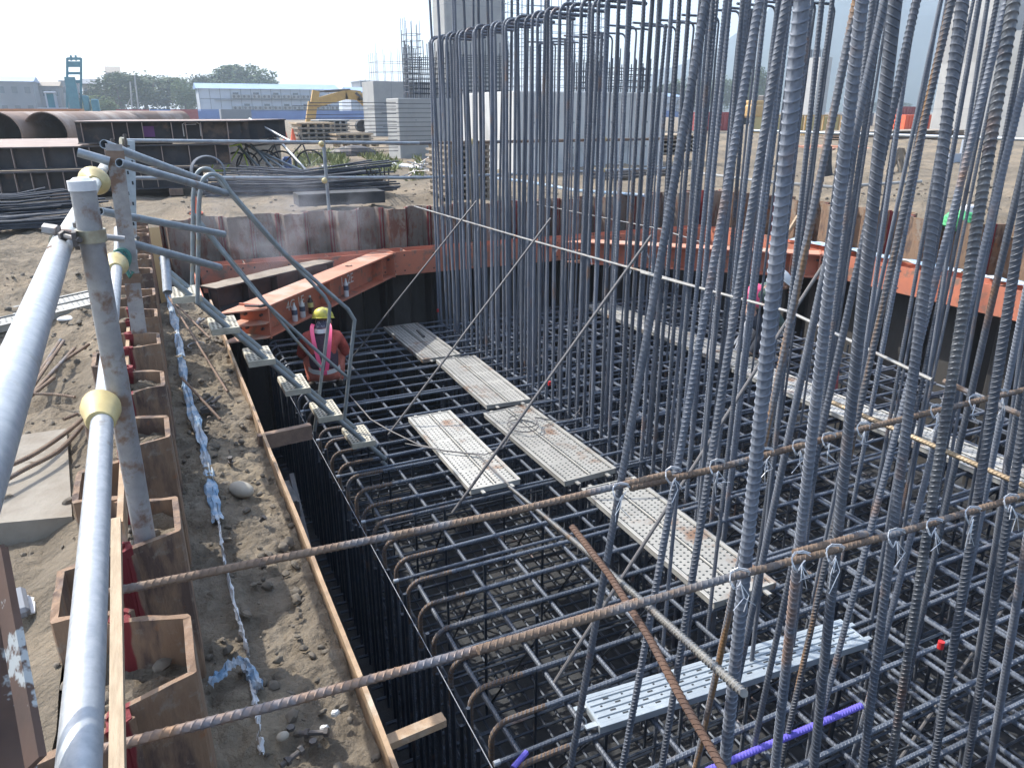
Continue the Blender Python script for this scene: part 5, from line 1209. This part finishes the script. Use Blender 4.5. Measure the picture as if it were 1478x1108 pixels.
# trees
def crown_mesh(seed, m, lobes, n=5200, leaf=.42):
    rnd = random.Random(seed); q = MB(); vs = []; fs = []
    for i in range(n):
        lc, lr = lobes[rnd.randrange(len(lobes))]
        d = V((rnd.gauss(0, 1), rnd.gauss(0, 1), rnd.gauss(0, 1))).normalized(); rr = rnd.random() ** .3
        rr *= 1 + .25 * N.noise(d * 2.5 + V((seed, 0, 0)))
        p = V(lc) + V((d.x * lr[0], d.y * lr[1], d.z * lr[2])) * rr
        if p.z < .6: continue
        a = V((rnd.uniform(-1, 1), rnd.uniform(-1, 1), rnd.uniform(-1, 1))).normalized(); b = a.cross(V((rnd.uniform(-1, 1), .3, .5))).normalized(); s_ = leaf * rnd.uniform(.6, 1.4)
        k_ = len(vs); vs += [p - a * s_ * .5, p + b * s_ * .35, p + a * s_ * .6, p - b * s_ * .35]; fs.append((k_, k_ + 1, k_ + 2, k_ + 3))
    q.add(vs, fs); return q.mesh('crown', m)
def lobeset(seed, w, h, n=9):
    rnd = random.Random(seed); L_ = [((0, 0, h * .52), (w * .44, w * .44, h * .42))] * 3
    for i in range(n):
        a = rnd.uniform(0, 6.28); r_ = rnd.uniform(.15, .34) * w; L_.append(((cos(a) * r_, sin(a) * r_, h * rnd.uniform(.3, .78)), (w * rnd.uniform(.13, .22),) * 2 + (h * rnd.uniform(.13, .22),)))
    return L_
CR = [crown_mesh(i, M['leaf'] if i != 2 else M['leaf2'], lobeset(i, 10, 10), 5200) for i in range(3)] + [crown_mesh(7, M['leaf'], [((0, 0, 4.6), (4.4, 4.4, 4.0))] * 3 + [((2.2, 0, 3.6), (2.4, 2.4, 2.6)), ((-2.3, .6, 3.8), (2.4, 2.4, 2.7)), ((.4, 1.5, 6.2), (2.2, 2.2, 2.2))], 11000, .4)]
tq = MB(); tq.tube([(0, 0, -.2), (.1, 0, 2.5), (0, .1, 5)], lambda t: .32 - .2 * t, 8); [tq.tube([(0, 0, 2.6), (cos(a) * 2, sin(a) * 2, 5.2), (cos(a) * 2.8, sin(a) * 2.8, 6.8)], lambda t: .14 - .1 * t, 6) for a in (0, 1.6, 3.1, 4.6)]; TK = tq.mesh('trunk', M['bark'], True)
def tree(px, py, wpx, y, i, label):
    p = P(px, py, y=y); hh = p.z; w_ = wpx / F * (p.x * fw[0] + y * fw[1]) * 1.22
    r = empty('broadleaf_tree', (p.x, y, 0), random.uniform(0, 6), label, 'tree', 'trees beyond the site'); r.scale = (w_ / 9.4, w_ / 9.4, hh / 8.6); inst('crown', CR[i], r); inst('trunk', TK, r)
for px, py, w_, y, i, lb in ((350, 93, 84, 245, 3, 'largest tree, a broad dark dome rising behind the white site office'), (205, 108, 92, 215, 1, 'wide dark tree left of the thin poles\' tops'), (168, 112, 76, 200, 0, 'tree behind the blue green engine housing'), (235, 114, 60, 225, 1, 'tree right of the thin poles'), (262, 116, 30, 205, 2, 'thin light green tree with an open crown left of the office'), (280, 114, 50, 235, 0, 'dark tree at the left end of the white office'), (140, 140, 40, 170, 2, 'low bushy light green tree by the engine housing'), (300, 112, 40, 250, 1, 'tree just left of the large dome tree'), (528, 119, 14, 230, 1, 'small dark tree above the excavator arm'),
                             (966, 122, 38, 190, 1, 'dark tree right of the concrete block'), (990, 118, 40, 200, 2, 'light green tree between the bars at the right'), (1020, 117, 40, 195, 2, 'second light green tree between the bars at the right'), (1046, 114, 34, 205, 1, 'dark green tree left of the tallest right hand tree'), (1082, 104, 42, 180, 0, 'tallest dark tree at the right, beside the excavator cab'), (1108, 112, 36, 200, 0, 'dark tree partly hidden by the large bright bar'), (1275, 148, 60, 300, 1, 'low distant tree at the foot of the mountain')):
    tree(px, py, w_, y, i, lb)
# excavator
ey = 58; ex = P(452, 175, y=ey); r = empty('excavator', (ex.x, ey, 0), 0, 'yellow excavator with its long bent arm raised behind the timber stacks', 'excavator')
def E_(px, py, dy=0): p = P(px, py, y=ey); return V((p.x - ex.x, dy, p.z))
q = MB(); q.prism([(-.18, -.28), (.18, -.28), (.18, .34), (-.18, .34)], E_(451, 151), E_(500, 137)); q.prism([(-.18, -.3), (.18, -.3), (.18, .36), (-.18, .36)], E_(498, 137), E_(520, 139)); q.prism([(-.18, -.3), (.18, -.3), (.18, .3), (-.18, .3)], E_(518, 139), E_(540, 160)); q.build('boom', M['yellow'], r)
q = MB(); q.prism([(-.16, -.3), (.16, -.3), (.16, .35), (-.16, .35)], E_(448, 178), E_(452, 148)); q.prism([(-.16, -.3), (.16, -.3), (.16, .2), (-.16, .2)], E_(452, 150), E_(455, 131)); q.build('stick', M['yellow'], r)
q = MB(); q.tube([E_(468, 132, -.1), E_(505, 130, -.1)], .09, 8); q.tube([E_(512, 134, -.3), E_(536, 158, -.3)], .09, 8); q.tube([E_(455, 133, -.1), E_(470, 132, -.1)], .05, 8); q.build('hydraulic_ram', M['dkmetal'], r)
q = MB(); a = E_(540, 170); q.box((a.x + 1.6, .6, 1.55), (3.2, 2.6, 1.1), bev=.15); q.build('engine_house', M['yellow'], r)
q = MB(); q.box((a.x + .3, -.5, 2.1), (1.2, 1.0, 1.7), bev=.12); cb = q.build('cab', M['yellow'], r); q = MB(); q.box((a.x + .28, -.5, 2.25), (1.24, .85, 1.0)); q.build('cab_window', M['glass'], cb)
for dy in (-1, 1.6):
    q = MB(); q.prism([(-.3, -.42), (.3, -.42), (.3, .42), (-.3, .42)], (a.x - .6, dy, .45), (a.x + 3.4, dy, .45)); [q.tube([(a.x - .6 + k_ * 4, dy - .3, .45), (a.x - .6 + k_ * 4, dy + .3, .45)], .44, 16) for k_ in (0, 1)]; q.build('track', M['black'], r)
q = MB(); q.tube([E_(524, 180) + V((0, 0, 0)), E_(524, 180) + V((0, .3, 0))], .45, 18)
# second excavator behind the bars
r = empty('excavator', P(1092, 150, y=70) * 1, 0, 'yellow excavator body half hidden behind the bars and the barrier', 'excavator'); r.location.z = 0
q = MB(); q.box((0, 0, 1.5), (3.2, 2.2, 1.4), bev=.2); q.box((-.4, 0, 2.4), (1.6, 1.6, .5), bev=.1); q.build('engine_house', M['yellow'], r); q = MB(); q.box((1.0, 0, 2.4), (1.0, 1.0, 1.6), bev=.1); q.build('cab', M['dkmetal'], r); q = MB(); [q.box((0, s_ * .9, .45), (3.6, .5, .8), bev=.2) for s_ in (-1, 1)]; q.build('track', M['black'], r)
# timber and panel stacks
def panel_stack(px0, px1, pyt, pyb, y, dep, nl, label, m='dust', tm='wood'):
    a = P(px0, pyt, y=y); b = P(px1, pyb, y=y); z1 = a.z; z0 = max(0, b.z); w_ = b.x - a.x; r = empty('panel_stack', (a.x, y, z0), 0, label, 'stack', 'stacks of panels and timber'); hh = (z1 - z0) / nl
    for i in range(nl):
        q = MB(); q.box((w_ / 2, dep / 2, hh * (i + .8)), (w_ * random.uniform(.97, 1), dep, hh * .35))
        for k_ in range(5): q.box((w_ * (k_ + .5) / 5, dep / 2, hh * (i + .32)), (w_ * .06, dep * .96, hh * .6))
        q.build('panel', M[tm] if i == nl - 1 else M[m], r)
    return r
panel_stack(428, 485, 177, 205, 42, 2.4, 4, 'front stack of timber panels with pale tops before the excavator')
panel_stack(460, 506, 173, 195, 47, 2.4, 4, 'second stack of timber panels behind the first', tm='conc_light')
panel_stack(485, 540, 193, 207, 40, 2.2, 2, 'low stack of timber panels to the right of the taller stack', tm='wood')
panel_stack(482, 552, 206, 212, 30, .8, 1, 'single pale plank pile in front of the low stack', tm='wood')
panel_stack(645, 712, 208, 290, 13.2, 1.2, 9, 'tall dark pile of layered timbers behind the column bars', tm='dust')
panel_stack(1236, 1400, 190, 208, 30, 2.5, 4, 'long stack of dark timbers at the right background', m='wood_dark', tm='dust')
panel_stack(952, 1010, 195, 225, 22, 2, 5, 'stack of timbers right of the large concrete block', tm='wood')
q = MB()
for i in range(9): q.bar(P(1130 + i * 14, 209 + (i % 3), y=24), P(1165 + i * 13, 212 + (i % 2) * 3, y=23), .2, .06)
tag(q.build('plank_row', M['orange_dusty']), 'row of loose reddish planks on the sand behind the bars', 'planks')
# concrete footings and piers
def block(x0, x1, y0, y1, z1, label, m='conc', cham=.0):
    r = empty('concrete_block', (x0, y0, 0), 0, label, 'concrete block', 'concrete footings'); q = MB(); w_, d_ = x1 - x0, y1 - y0; q.box((w_ / 2, d_ / 2, z1 / 2 - .05), (w_, d_, z1 + .1), bev=.02); q.build('footing', M[m], r)
    q = MB(); 
    for i in range(1, int(w_ / .6) + 1):
        for z in (.6, 1.25): q.tube([(i * .6, -.003, z), (i * .6, .004, z)], .022, 8)
    q.build('tie_hole', M['greywall'], r)
    q = MB(); 
    for i in range(1, int(w_ / 1.2) + 1): q.box((i * 1.2, -.0015, z1 / 2), (.02, .005, z1 * .98))
    q.build('form_joint', M['greywall'], r)
    return r
M['conc_pale2'] = mat('bleached_concrete', (.56, .56, .54), (.47, .47, .46), rough=.85, scale=.9, bump=.2, bscale=8, col3=(.36, .355, .34), scale3=.9, c3=(.57, .7))
block(8.9, 13.75, 18.62, 22.2, 2.03, 'large pale concrete footing standing behind the hooked column bars', 'conc_pale2')
block(8.05, 12.6, 25.87, 27.3, 1.95, 'grey concrete footing with a bright narrow left end, left of the large one')
block(14.15, 19.5, 50.7, 53.5, 3.35, 'far grey concrete footing with reinforcement spikes, beyond the others')
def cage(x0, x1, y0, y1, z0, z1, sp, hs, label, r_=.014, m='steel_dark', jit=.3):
    r = empty('rebar_cage', (x0, y0, z0), 0, label, 'rebar cage', 'rebar cages on the footings'); q = MB(); w_, d_ = x1 - x0, y1 - y0
    pts = []; x = 0
    while x <= w_: pts += [(x, 0), (x, d_)]; x += sp
    y = sp
    while y < d_: pts += [(0, y), (w_, y)]; y += sp
    for a, b in pts: q.tube([(a, b, -.1), (a, b, (z1 - z0) + random.uniform(-jit, jit))], r_, 5)
    q.build('upright_bars', M[m], r); q = MB(); z = hs
    while z < z1 - z0 - .2:
        q.tube([(0, 0, z), (w_, 0, z), (w_, d_, z), (0, d_, z), (0, 0, z)], r_ * .8, 4, cap=False); z += hs
    q.build('hoops', M[m], r)
xx = lambda px, y: P(px, 100, y=y).x
cage(xx(592, 26.3), xx(640, 26.3), 26.1, 27.1, 1.95, 3.5, .14, .16, 'dense cage of bars above the left grey footing', .016)
cage(xx(655, 26.3), xx(735, 26.3), 26.1, 27.1, 1.95, 3.6, .14, .14, 'wide dense cage of bars seen through the left hooked row', .016)
cage(xx(585, 26.3), xx(606, 26.3), 26.0, 26.6, 1.95, 4.3, .18, .2, 'slender pale lattice of bars rising left of the column bars', .010, 'steel')
cage(xx(762, 20), xx(868, 20), 19.8, 21.6, 2.0, 5.2, .3, .22, 'tall open net of thin bars above the large footing', .010, 'steel', .6)
cage(xx(875, 19.5), xx(932, 19.5), 19.2, 21.4, 2.03, 2.9, .13, .16, 'short dense cage of bars at the right end of the large footing', .018)
cage(xx(545, 51), xx(592, 51), 51, 53, 3.35, 5.3, .5, .6, 'faint cluster of upright bars on the far footing', .014, 'steel', .5)
q = MB()
for i in range(14): q.tube([(8.0, 26.0, .25 + i * .12), (5.0 + random.uniform(-.8, .3), 26.2 + random.uniform(-.3, .3), .25 + i * .12 + random.uniform(-.04, .04))], .012, 5)
for i in range(10): q.tube([(8.9, 24.5, .5 + i * .14), (7.0 + random.uniform(-.4, .3), 24.6, .5 + i * .14)], .01, 5)
tag(q.build('projecting_bars', M['steel_dark']), 'level bars projecting left from the end of the grey footing', 'rebar')
def pier(x, y, wx, wy, h_, label, m='conc', flare=.12, stub=False):
    r = empty('bridge_pier', (x, y, 0), 0, label, 'pier', 'bridge piers'); q = MB(); c = .12; vs = []; fs = []; ring = lambda s_: [(-wx / 2 * s_ + c, -wy / 2 * s_), (wx / 2 * s_ - c, -wy / 2 * s_), (wx / 2 * s_, -wy / 2 * s_ + c), (wx / 2 * s_, wy / 2 * s_ - c), (wx / 2 * s_ - c, wy / 2 * s_), (-wx / 2 * s_ + c, wy / 2 * s_), (-wx / 2 * s_, wy / 2 * s_ - c), (-wx / 2 * s_, -wy / 2 * s_ + c)]
    hs = [(-.2, 1 - flare), (h_ * .55, 1 - flare), (h_ * .85, 1.0), (h_, 1.0)]
    for z, s_ in hs: vs += [(a, b, z) for a, b in ring(s_)]
    for i in range(3):
        for k_ in range(8): fs.append((i * 8 + k_, i * 8 + (k_ + 1) % 8, i * 8 + 8 + (k_ + 1) % 8, i * 8 + 8 + k_))
    fs.append(tuple(24 + k_ for k_ in range(8))); q.add(vs, fs); q.build('pier_shaft', M[m], r)
    q = MB(); [q.box((0, 0, h_ * t_), (wx * (1 - flare) + .012, wy * (1 - flare) + .012, .02)) for t_ in (.2, .4)]; q.build('pour_joint', M['greywall'], r)
    if stub: q = MB(); [q.tube([(wx * .42 * cos(a), wy * .42 * sin(a), h_ - .1), (wx * .42 * cos(a), wy * .42 * sin(a), h_ + stub)], .09, 5) for a in [k_ * pi / 9 for k_ in range(18)]]; q.build('starter_bars', M['steel_dark'], r)
    return r
a = P(640, 100, y=62).x; b = P(738, 100, y=62).x; pier((a + b) / 2 + .1, 64, b - a - .6, 3, 24, 'tall shaded pier rising out of the picture behind the left column bars', 'conc', .02)
a = P(1155, 85, x=121); pier(122.5, 118, 3.2, 4.6, a.z, 'distant pale pier with a crown of starter bars left of the mountain slope', 'conc_light', .0, 1.6)
pier(53.2, 36.2, 5.5, 3.9, 8.3, 'tall pale pier at the right behind the thick bars', 'conc_light', .14)
pier(51.5, 31.2, 4.2, 6.6, 6.15, 'nearer greenish grey pier at the right edge, lower than its neighbour', 'conc', .1)
# barriers etc, right
for i in range(6):
    a = P(1085 + 26 * i, 166, y=39); b = P(1085 + 26 * i + 24, 166, y=39); r = empty('site_barrier', (a.x, 39, 0), 0, 'yellow site barrier in the row behind the bars, %s from the left' % nth(i), 'barrier', 'yellow barriers'); w_ = b.x - a.x
    q = MB(); [q.box((x_, 0, .65), (.08, .08, 1.3)) for x_ in (.04, w_ - .04)]; [q.box((w_ / 2, 0, z_), (w_, .05, .1)) for z_ in (.25, 1.25)]; q.build('barrier_frame', M['yellow'], r); q = MB(); q.box((w_ / 2, .02, .75), (w_ - .1, .02, .85)); q.build('barrier_panel', mat('faded_yellow', (.55, .45, .2), (.45, .36, .18), rough=.7, scale=1), r)
for px0, px1, pyt, y, m_, lb in ((1012, 1068, 162, 52, 'redwall', 'red open frame container behind the bars'), (1308, 1345, 166, 46, 'cone', 'orange container behind the leaning bars at the right'), (1296, 1332, 154, 60, 'redwall', 'dark red container farther back at the right'), (1230, 1262, 163, 62, 'greywall', 'grey blue container at the foot of the mountain')):
    a = P(px0, pyt, y=y); b = P(px1, pyt, y=y); q = MB(); w_ = b.x - a.x; q.box((a.x + w_ / 2, y + 1.2, a.z / 2), (w_, 2.4, a.z))
    for k_ in range(9): q.box((a.x + w_ * (k_ + .5) / 9, y - .03, a.z / 2), (w_ / 20, .06, a.z * .9))
    tag(q.build('container', M[m_]), lb, 'container', 'containers in the right background')
q = MB(); c = P(1190, 258, z=0); q.tube([c, c + V((0, 0, .35)), c + V((.05, 0, .75))], lambda t: .2 - .16 * t, 10); tag(q.build('dark_bag', M['black'], smooth=True), 'dark pointed bag standing on the sand behind the bars', 'bag')
q = MB(); c = P(1292, 262, z=0)
for i in range(22): a_ = random.uniform(-1, 1); q.tube([c + V((a_ * .45, random.uniform(-.3, .3), 0)), c + V((a_ * .3, 0, .5)), c + V((a_ * .1, 0, .75))], .02, 5)
tag(q.build('cable_heap', M['dust']), 'tall heap of grey straps on the sand at the right', 'cable')
q = MB(); q.ball(P(1383, 318, z=.1), (.22, .2, .14), 10, 8, None, 0, lambda v: 1 + .3 * N.noise(v * 2)); tag(q.build('green_sack', M['green_bag']), 'bright green sack behind the right sheet piles', 'bag')
q = MB(); c = P(1398, 305, z=.12); q.box(c, (.22, .16, .18), bev=.02); tag(q.build('white_box', M['white']), 'small white box beside the green sack', 'box')
q = MB(); a, b = P(1370, 222, y=16), P(1400, 240, y=16); q.box((a + b) / 2, (b.x - a.x, .04, a.z - b.z)); q.box(((a.x + b.x) / 2, 16, .35), (.06, .06, .8)); tag(q.build('notice_board', M['wallwhite']), 'small white board on a post between the bars at the right', 'sign')
q = MB(); q.tube([P(1010, 250, z=.25), P(1100, 262, z=.25), P(1200, 270, z=.2), P(1330, 262, z=.3)], .03, 8); tag(q.build('ground_pipe', M['conc']), 'pale hose lying across the sand behind the bars', 'pipe')
q = MB(); q.tube([P(700, 256, z=.1), P(760, 262, z=.1), P(830, 275, z=.1), P(930, 282, z=.1)], .03, 8); tag(q.build('ground_hose', M['tarp']), 'blue and white hose lying in front of the large footing', 'hose')
q = MB(); a, b = P(860, 262, z=.0), P(1000, 250, z=.0)
for i in range(6): q.bar(a + V((0, .12 * i, .05 + .05 * (i % 3))), b + V((0, .12 * i, .05 + .05 * (i % 3))), .09, .05)
tag(q.build('steel_lengths', M['dkmetal']), 'dark steel lengths lying at the foot of the large footing', 'steel')
q = MB(); q.bar(P(1132, 345, x=9.6), P(1152, 312, x=9.85), .04, .06); tag(q.build('timber_prop', M['wood']), 'short timber prop leaning on the right sheet piles', 'timber')
# rebar bundles on the ground
def bundle(a, b, n, r_, spread, label, flare=0):
    q = MB(); a = V(a); b = V(b); d = (b - a).normalized(); sd = V((-d.y, d.x, 0)); M.setdefault('bundle', mat('bundle_steel', (.04, .05, .068), (.07, .08, .1), rough=.6, metal=.3))
    for i in range(n):
        o_ = sd * random.uniform(-1, 1) * spread + V((0, 0, abs(random.gauss(0, 1)) * spread * .45 + .02)); e = random.uniform(-.5, .5)
        q.tube([a + o_ + d * e, a.lerp(b, .5) + o_ * .8 + V((0, 0, random.uniform(0, .03))), b + o_ * (1 + flare) + d * e + V((0, 0, random.uniform(-.02, .3) * flare))], r_, 6)
    tag(q.build('rebar_bundle', M['bundle'], smooth=True), label, 'rebar bundle', 'rebar bundles on the ground')
bundle(P(325, 283, z=.0), P(545, 280, z=.0), 110, .016, .42, 'long bundle of dark bars behind the far sheet piles with splayed right ends', .15)
bundle(P(-60, 318, z=.0), P(112, 306, z=0), 50, .015, .3, 'dark bundle of bars on the ground at the left edge, farther one')
bundle(P(-60, 336, z=.0), P(96, 326, z=0), 40, .015, .2, 'dark bundle of bars on the ground at the left edge, nearer one')
q = MB(); [q.tube([P(536 + i * 5, 262, z=.2), P(526 + i * 7, 242 + random.uniform(-4, 6), y=14)], .014, 5) for i in range(6)]; tag(q.build('bar_ends', M['steel_dark']), 'bar ends sticking up at the right end of the long bundle', 'rebar')
q = MB(); c = P(490, 285, z=.12); q.box(c, (1.5, .5, .2)); tag(q.build('steel_block', M['blind']), 'grey block under the long bundle of bars', 'block')
# bicycles
def bicycle(px, py, label, rz, m, s_=1.0):
    c = P(px, py, z=0.0); r = empty('bicycle', c, rz, label, 'bicycle', 'bicycles by the fence'); 
    for x_ in (-.52, .52):
        q = MB(); n = 22; pts = [(x_ + .33 * cos(2 * pi * k_ / n), 0, .33 + .33 * sin(2 * pi * k_ / n)) for k_ in range(n + 1)]; q.tube(pts, .02, 6, cap=False); w_ = q.build('wheel', M['black'], r)
        q = MB(); [q.tube([(x_, 0, .33), (x_ + .32 * cos(k_), 0, .33 + .32 * sin(k_))], .003, 4) for k_ in [j * .63 for j in range(10)]]; q.build('spokes', M['galv'], w_)
    q = MB(); [q.tube([a_, b_], .018, 8) for a_, b_ in (((-.52, 0, .33), (-.15, 0, .3)), ((-.15, 0, .3), (-.28, 0, .85)), ((-.26, 0, .78), (.36, 0, .84)), ((-.15, 0, .3), (.36, 0, .8)), ((-.52, 0, .33), (-.27, 0, .78)), ((.52, 0, .33), (.36, 0, .9)))]; q.build('frame', m, r, smooth=True)
    q = MB(); q.tube([(.36, 0, .9), (.33, 0, 1.0)], .015, 8); q.tube([(.3, -.27, 1.0), (.34, 0, 1.02), (.3, .27, 1.0)], .014, 8); q.build('handlebar', M['dkmetal'], r, smooth=True)
    q = MB(); q.ball((-.3, 0, .9), (.14, .07, .035), 10, 6); q.build('saddle', M['black'], r, smooth=True); return r
bicycle(378, 262, 'dark bicycle parked behind the far rail, its wheel left of the grey pole', R(10), M['dkmetal'])
bicycle(418, 258, 'bicycle leaning beside the first one with a blue bag behind it', R(-15), M['dkmetal'])
bicycle(335, 266, 'bicycle with fluorescent yellow frame standing at the end of the beam stack', R(35), M['yellowgreen'])
q = MB(); q.box(P(415, 240, y=19.4), (.2, .2, .45), bev=.05); tag(q.build('blue_bag', M['blue']), 'blue bag hanging on the bicycle behind the far rail', 'bag')
q = MB()
for k_ in range(6): n = 24; q.tube([(.28 * cos(2 * pi * j / n) * (1 + .02 * k_), .03 * k_, .28 * sin(2 * pi * j / n)) for j in range(n + 1)], .014, 5, cap=False)
o = q.build('hose_coil', M['greywall'], smooth=True); o.location = P(301, 248, y=15.6); tag(o, 'upright coil of grey hose against the beam stack', 'coil')
for i, (a, b) in enumerate((((300, 185), (470, 262)), ((322, 188), (440, 262)), ((345, 190), (400, 250)), ((360, 172), (420, 205)), ((338, 205), (390, 258)), ((400, 200), (450, 255)))):
    q = MB(); q.tube([P(*a, y=19.5 - .2 * i), P(b[0], b[1], y=18 - .2 * i)], .03, 6); tag(q.build('leaning_pole', M['galv_dull']), 'steel pole leaning at the right end of the beam stack, %s of six' % nth(i), 'pole', 'poles leaning by the beam stack')
q = MB(); q.box(P(345, 215, y=22.5), (2.2, .05, 1.5)); tag(q.build('plywood_sheet', M['dust']), 'weathered sheet standing behind the leaning poles', 'sheet')
def cone(px, py, y, label, s_=1):
    p = P(px, py, y=y); r = empty('traffic_cone', (p.x, y, 0 if y > 12 else p.z), 0, label, 'traffic cone', 'traffic cones'); r.scale = (s_,) * 3
    q = MB(); q.tube([(0, 0, .03), (0, 0, .68)], .17, 16, r2=.03); cn = q.build('cone_body', M['cone'], r, smooth=True); q = MB(); q.box((0, 0, .015), (.4, .4, .03)); q.build('cone_base', M['cone'], r); q = MB(); q.tube([(0, 0, .34), (0, 0, .46)], .1015, 16, r2=.068); q.build('white_band', M['white'], r, smooth=True)
cone(412, 200, 40, 'orange traffic cone beyond the bicycles, the left one'); cone(423, 196, 42, 'orange traffic cone beyond the bicycles, the right one')
cone(282, 300, 13.2, 'orange traffic cone standing just behind the far sheet piles on the left', .5)
q = MB()
for i in range(8): q.bar(P(555 + i * 3, 232 + i, z=.05 + .01 * i), P(590 + i * 4, 238 + i, z=.05), .05, .03)
tag(q.build('white_strips', M['white']), 'white strips scattered on the grass left of the footing', 'strips')
q = MB(); q.tube([P(465, 240, z=.05), P(520, 242, z=.05), P(600, 240, z=.05)], .03, 6); tag(q.build('white_hose', M['white']), 'white hose across the weeds behind the far rail', 'hose')
q = MB(); q.ball(P(510, 224, z=0), (.9, .5, .35), 14, 8, None, 0, lambda v: 1 + .15 * N.noise(v * 2)); tag(q.build('dark_tarp', M['dkmetal']), 'dark tarpaulin mound among the weeds', 'tarpaulin')
q = MB()
for i in range(60): c = P(random.uniform(590, 650), random.uniform(240, 268), z=0) + V((0, 0, random.uniform(0, .35))); d = V((random.uniform(-1, 1), random.uniform(-1, 1), random.uniform(-.4, .6))) * .35; q.tube([c, c + d], .015, 4)
tag(q.build('scrap_heap', M['post']), 'tangled heap of scrap couplers and wire left of the timber pile', 'scrap', kind='stuff')
wm = MB()
random.seed(21)
for i in range(5200):
    px = random.uniform(425, 610); py = random.uniform(219, 262); 
    if N.noise(V((px * .03, py * .06, 0))) < -.12: continue
    c = P(px, py, z=-.02); h_ = random.uniform(.05, .22); a_ = random.uniform(0, 6.28); s_ = V((cos(a_), sin(a_), 0)) * random.uniform(.015, .045); t_ = V((random.uniform(-.12, .12), random.uniform(-.12, .12), h_)); k_ = len(wm.v)
    wm.v += [tuple(c - s_), tuple(c + s_), tuple(c + t_ + s_ * .4), tuple(c + t_ - s_ * .4)]; wm.f.append((k_, k_ + 1, k_ + 2, k_ + 3)); wm.m.append(0)
tag(wm.build('weeds', M['weed']), 'patch of yellow green weeds behind the far rail', 'weeds', kind='stuff')
# smoke over the left strut
sm_ = MB(); sm_.ball((0, 0, 0), (.95, .9, .75), 24, 16); o = sm_.build('smoke', None, smooth=True) if 0 else None
ms = bpy.data.materials.new('smoke_volume'); ms.use_nodes = True; nt = ms.node_tree; nt.nodes.remove(nt.nodes['Principled BSDF']); vo = nt.nodes.new('ShaderNodeVolumePrincipled'); nt.links.new(vo.outputs[0], nt.nodes['Material Output'].inputs['Volume'])
vo.inputs['Color'].default_value = (.85, .9, 1, 1); tc = nt.nodes.new('ShaderNodeTexCoord'); no = nt.nodes.new('ShaderNodeTexNoise'); no.inputs['Scale'].default_value = 2.6; no.inputs['Detail'].default_value = 3; no.inputs['Distortion'].default_value = .8; nt.links.new(tc.outputs['Object'], no.inputs['Vector'])
ln = nt.nodes.new('ShaderNodeVectorMath'); ln.operation = 'LENGTH'; nt.links.new(tc.outputs['Object'], ln.inputs[0])
fo = nt.nodes.new('ShaderNodeMapRange'); fo.inputs[1].default_value = 1.0; fo.inputs[2].default_value = .1; nt.links.new(ln.outputs['Value'], fo.inputs[0])
n2 = nt.nodes.new('ShaderNodeMapRange'); n2.inputs[1].default_value = .47; n2.inputs[2].default_value = .75; n2.inputs[3].default_value = 0; n2.inputs[4].default_value = 1.1; nt.links.new(no.outputs['Fac'], n2.inputs[0])
mu = nt.nodes.new('ShaderNodeMath'); mu.operation = 'MULTIPLY'; nt.links.new(fo.outputs[0], mu.inputs[0]); nt.links.new(n2.outputs[0], mu.inputs[1]); nt.links.new(mu.outputs[0], vo.inputs['Density'])
sm_ = MB(); sm_.ball((0, 0, 0), 1, 24, 16); o = sm_.build('smoke', ms, smooth=True); o.location = P(415, 330, y=10.6); o.scale = (1.5, .8, 1.0); tag(o, 'thin bluish smoke drifting over the left corner strut', 'smoke', kind='stuff')
# haze
mh = bpy.data.materials.new('haze_air'); mh.use_nodes = True; nt = mh.node_tree; nt.nodes.remove(nt.nodes['Principled BSDF']); vo = nt.nodes.new('ShaderNodeVolumePrincipled'); nt.links.new(vo.outputs[0], nt.nodes['Material Output'].inputs['Volume'])
vo.inputs['Color'].default_value = (.72, .86, 1, 1); vo.inputs['Density'].default_value = HAZE; vo.inputs['Anisotropy'].default_value = .3
q = MB(); q.box((300, 250, 197), (3600, 3600, 406)); o = q.build('haze', mh); tag(o, kind='stuff')

# ================================================================== LIGHT, SKY, CAMERA
el, az = R(48), R(-38)      # azimuth from +Y towards +X
dsun = V((sin(az) * cos(el), cos(az) * cos(el), sin(el)))
sl = bpy.data.lights.new('Sun', 'SUN'); sl.energy = SUN; sl.angle = R(.6); sl.color = (1, .95, .87); so = bpy.data.objects.new('Sun', sl); C.objects.link(so); so.rotation_mode = 'QUATERNION'; so.rotation_quaternion = dsun.to_track_quat('Z', 'Y'); so.location = (0, 0, 30)
w = bpy.data.worlds.new('World'); S.world = w; w.use_nodes = True; nt = w.node_tree; bg = nt.nodes['Background']; sk = nt.nodes.new('ShaderNodeTexSky'); sk.sky_type = 'NISHITA'; sk.sun_disc = False; sk.sun_elevation = el; sk.sun_rotation = az; sk.altitude = 20; sk.air_density = 1.0; sk.dust_density = 2.5; sk.ozone_density = 1.2
nt.links.new(sk.outputs[0], bg.inputs[0]); bg.inputs[1].default_value = SKY
cam = bpy.data.cameras.new('Camera'); cam.sensor_width = 36; cam.lens = 36 * F / 1478; cam.clip_start = .05; cam.clip_end = 12000
co = bpy.data.objects.new('Camera', cam); C.objects.link(co); co.location = (0, 0, H)
look = V((fw[0] * cos(PIT), fw[1] * cos(PIT), -sin(PIT))); co.rotation_mode = 'QUATERNION'; co.rotation_quaternion = look.to_track_quat('-Z', 'Y'); S.camera = co
S.view_settings.view_transform = 'Standard'; S.view_settings.look = 'None'; S.view_settings.exposure = EXPO; S.view_settings.gamma = 1
S.cycles.volume_step_rate = 2; S.cycles.max_bounces = 8; S.cycles.volume_bounces = 1
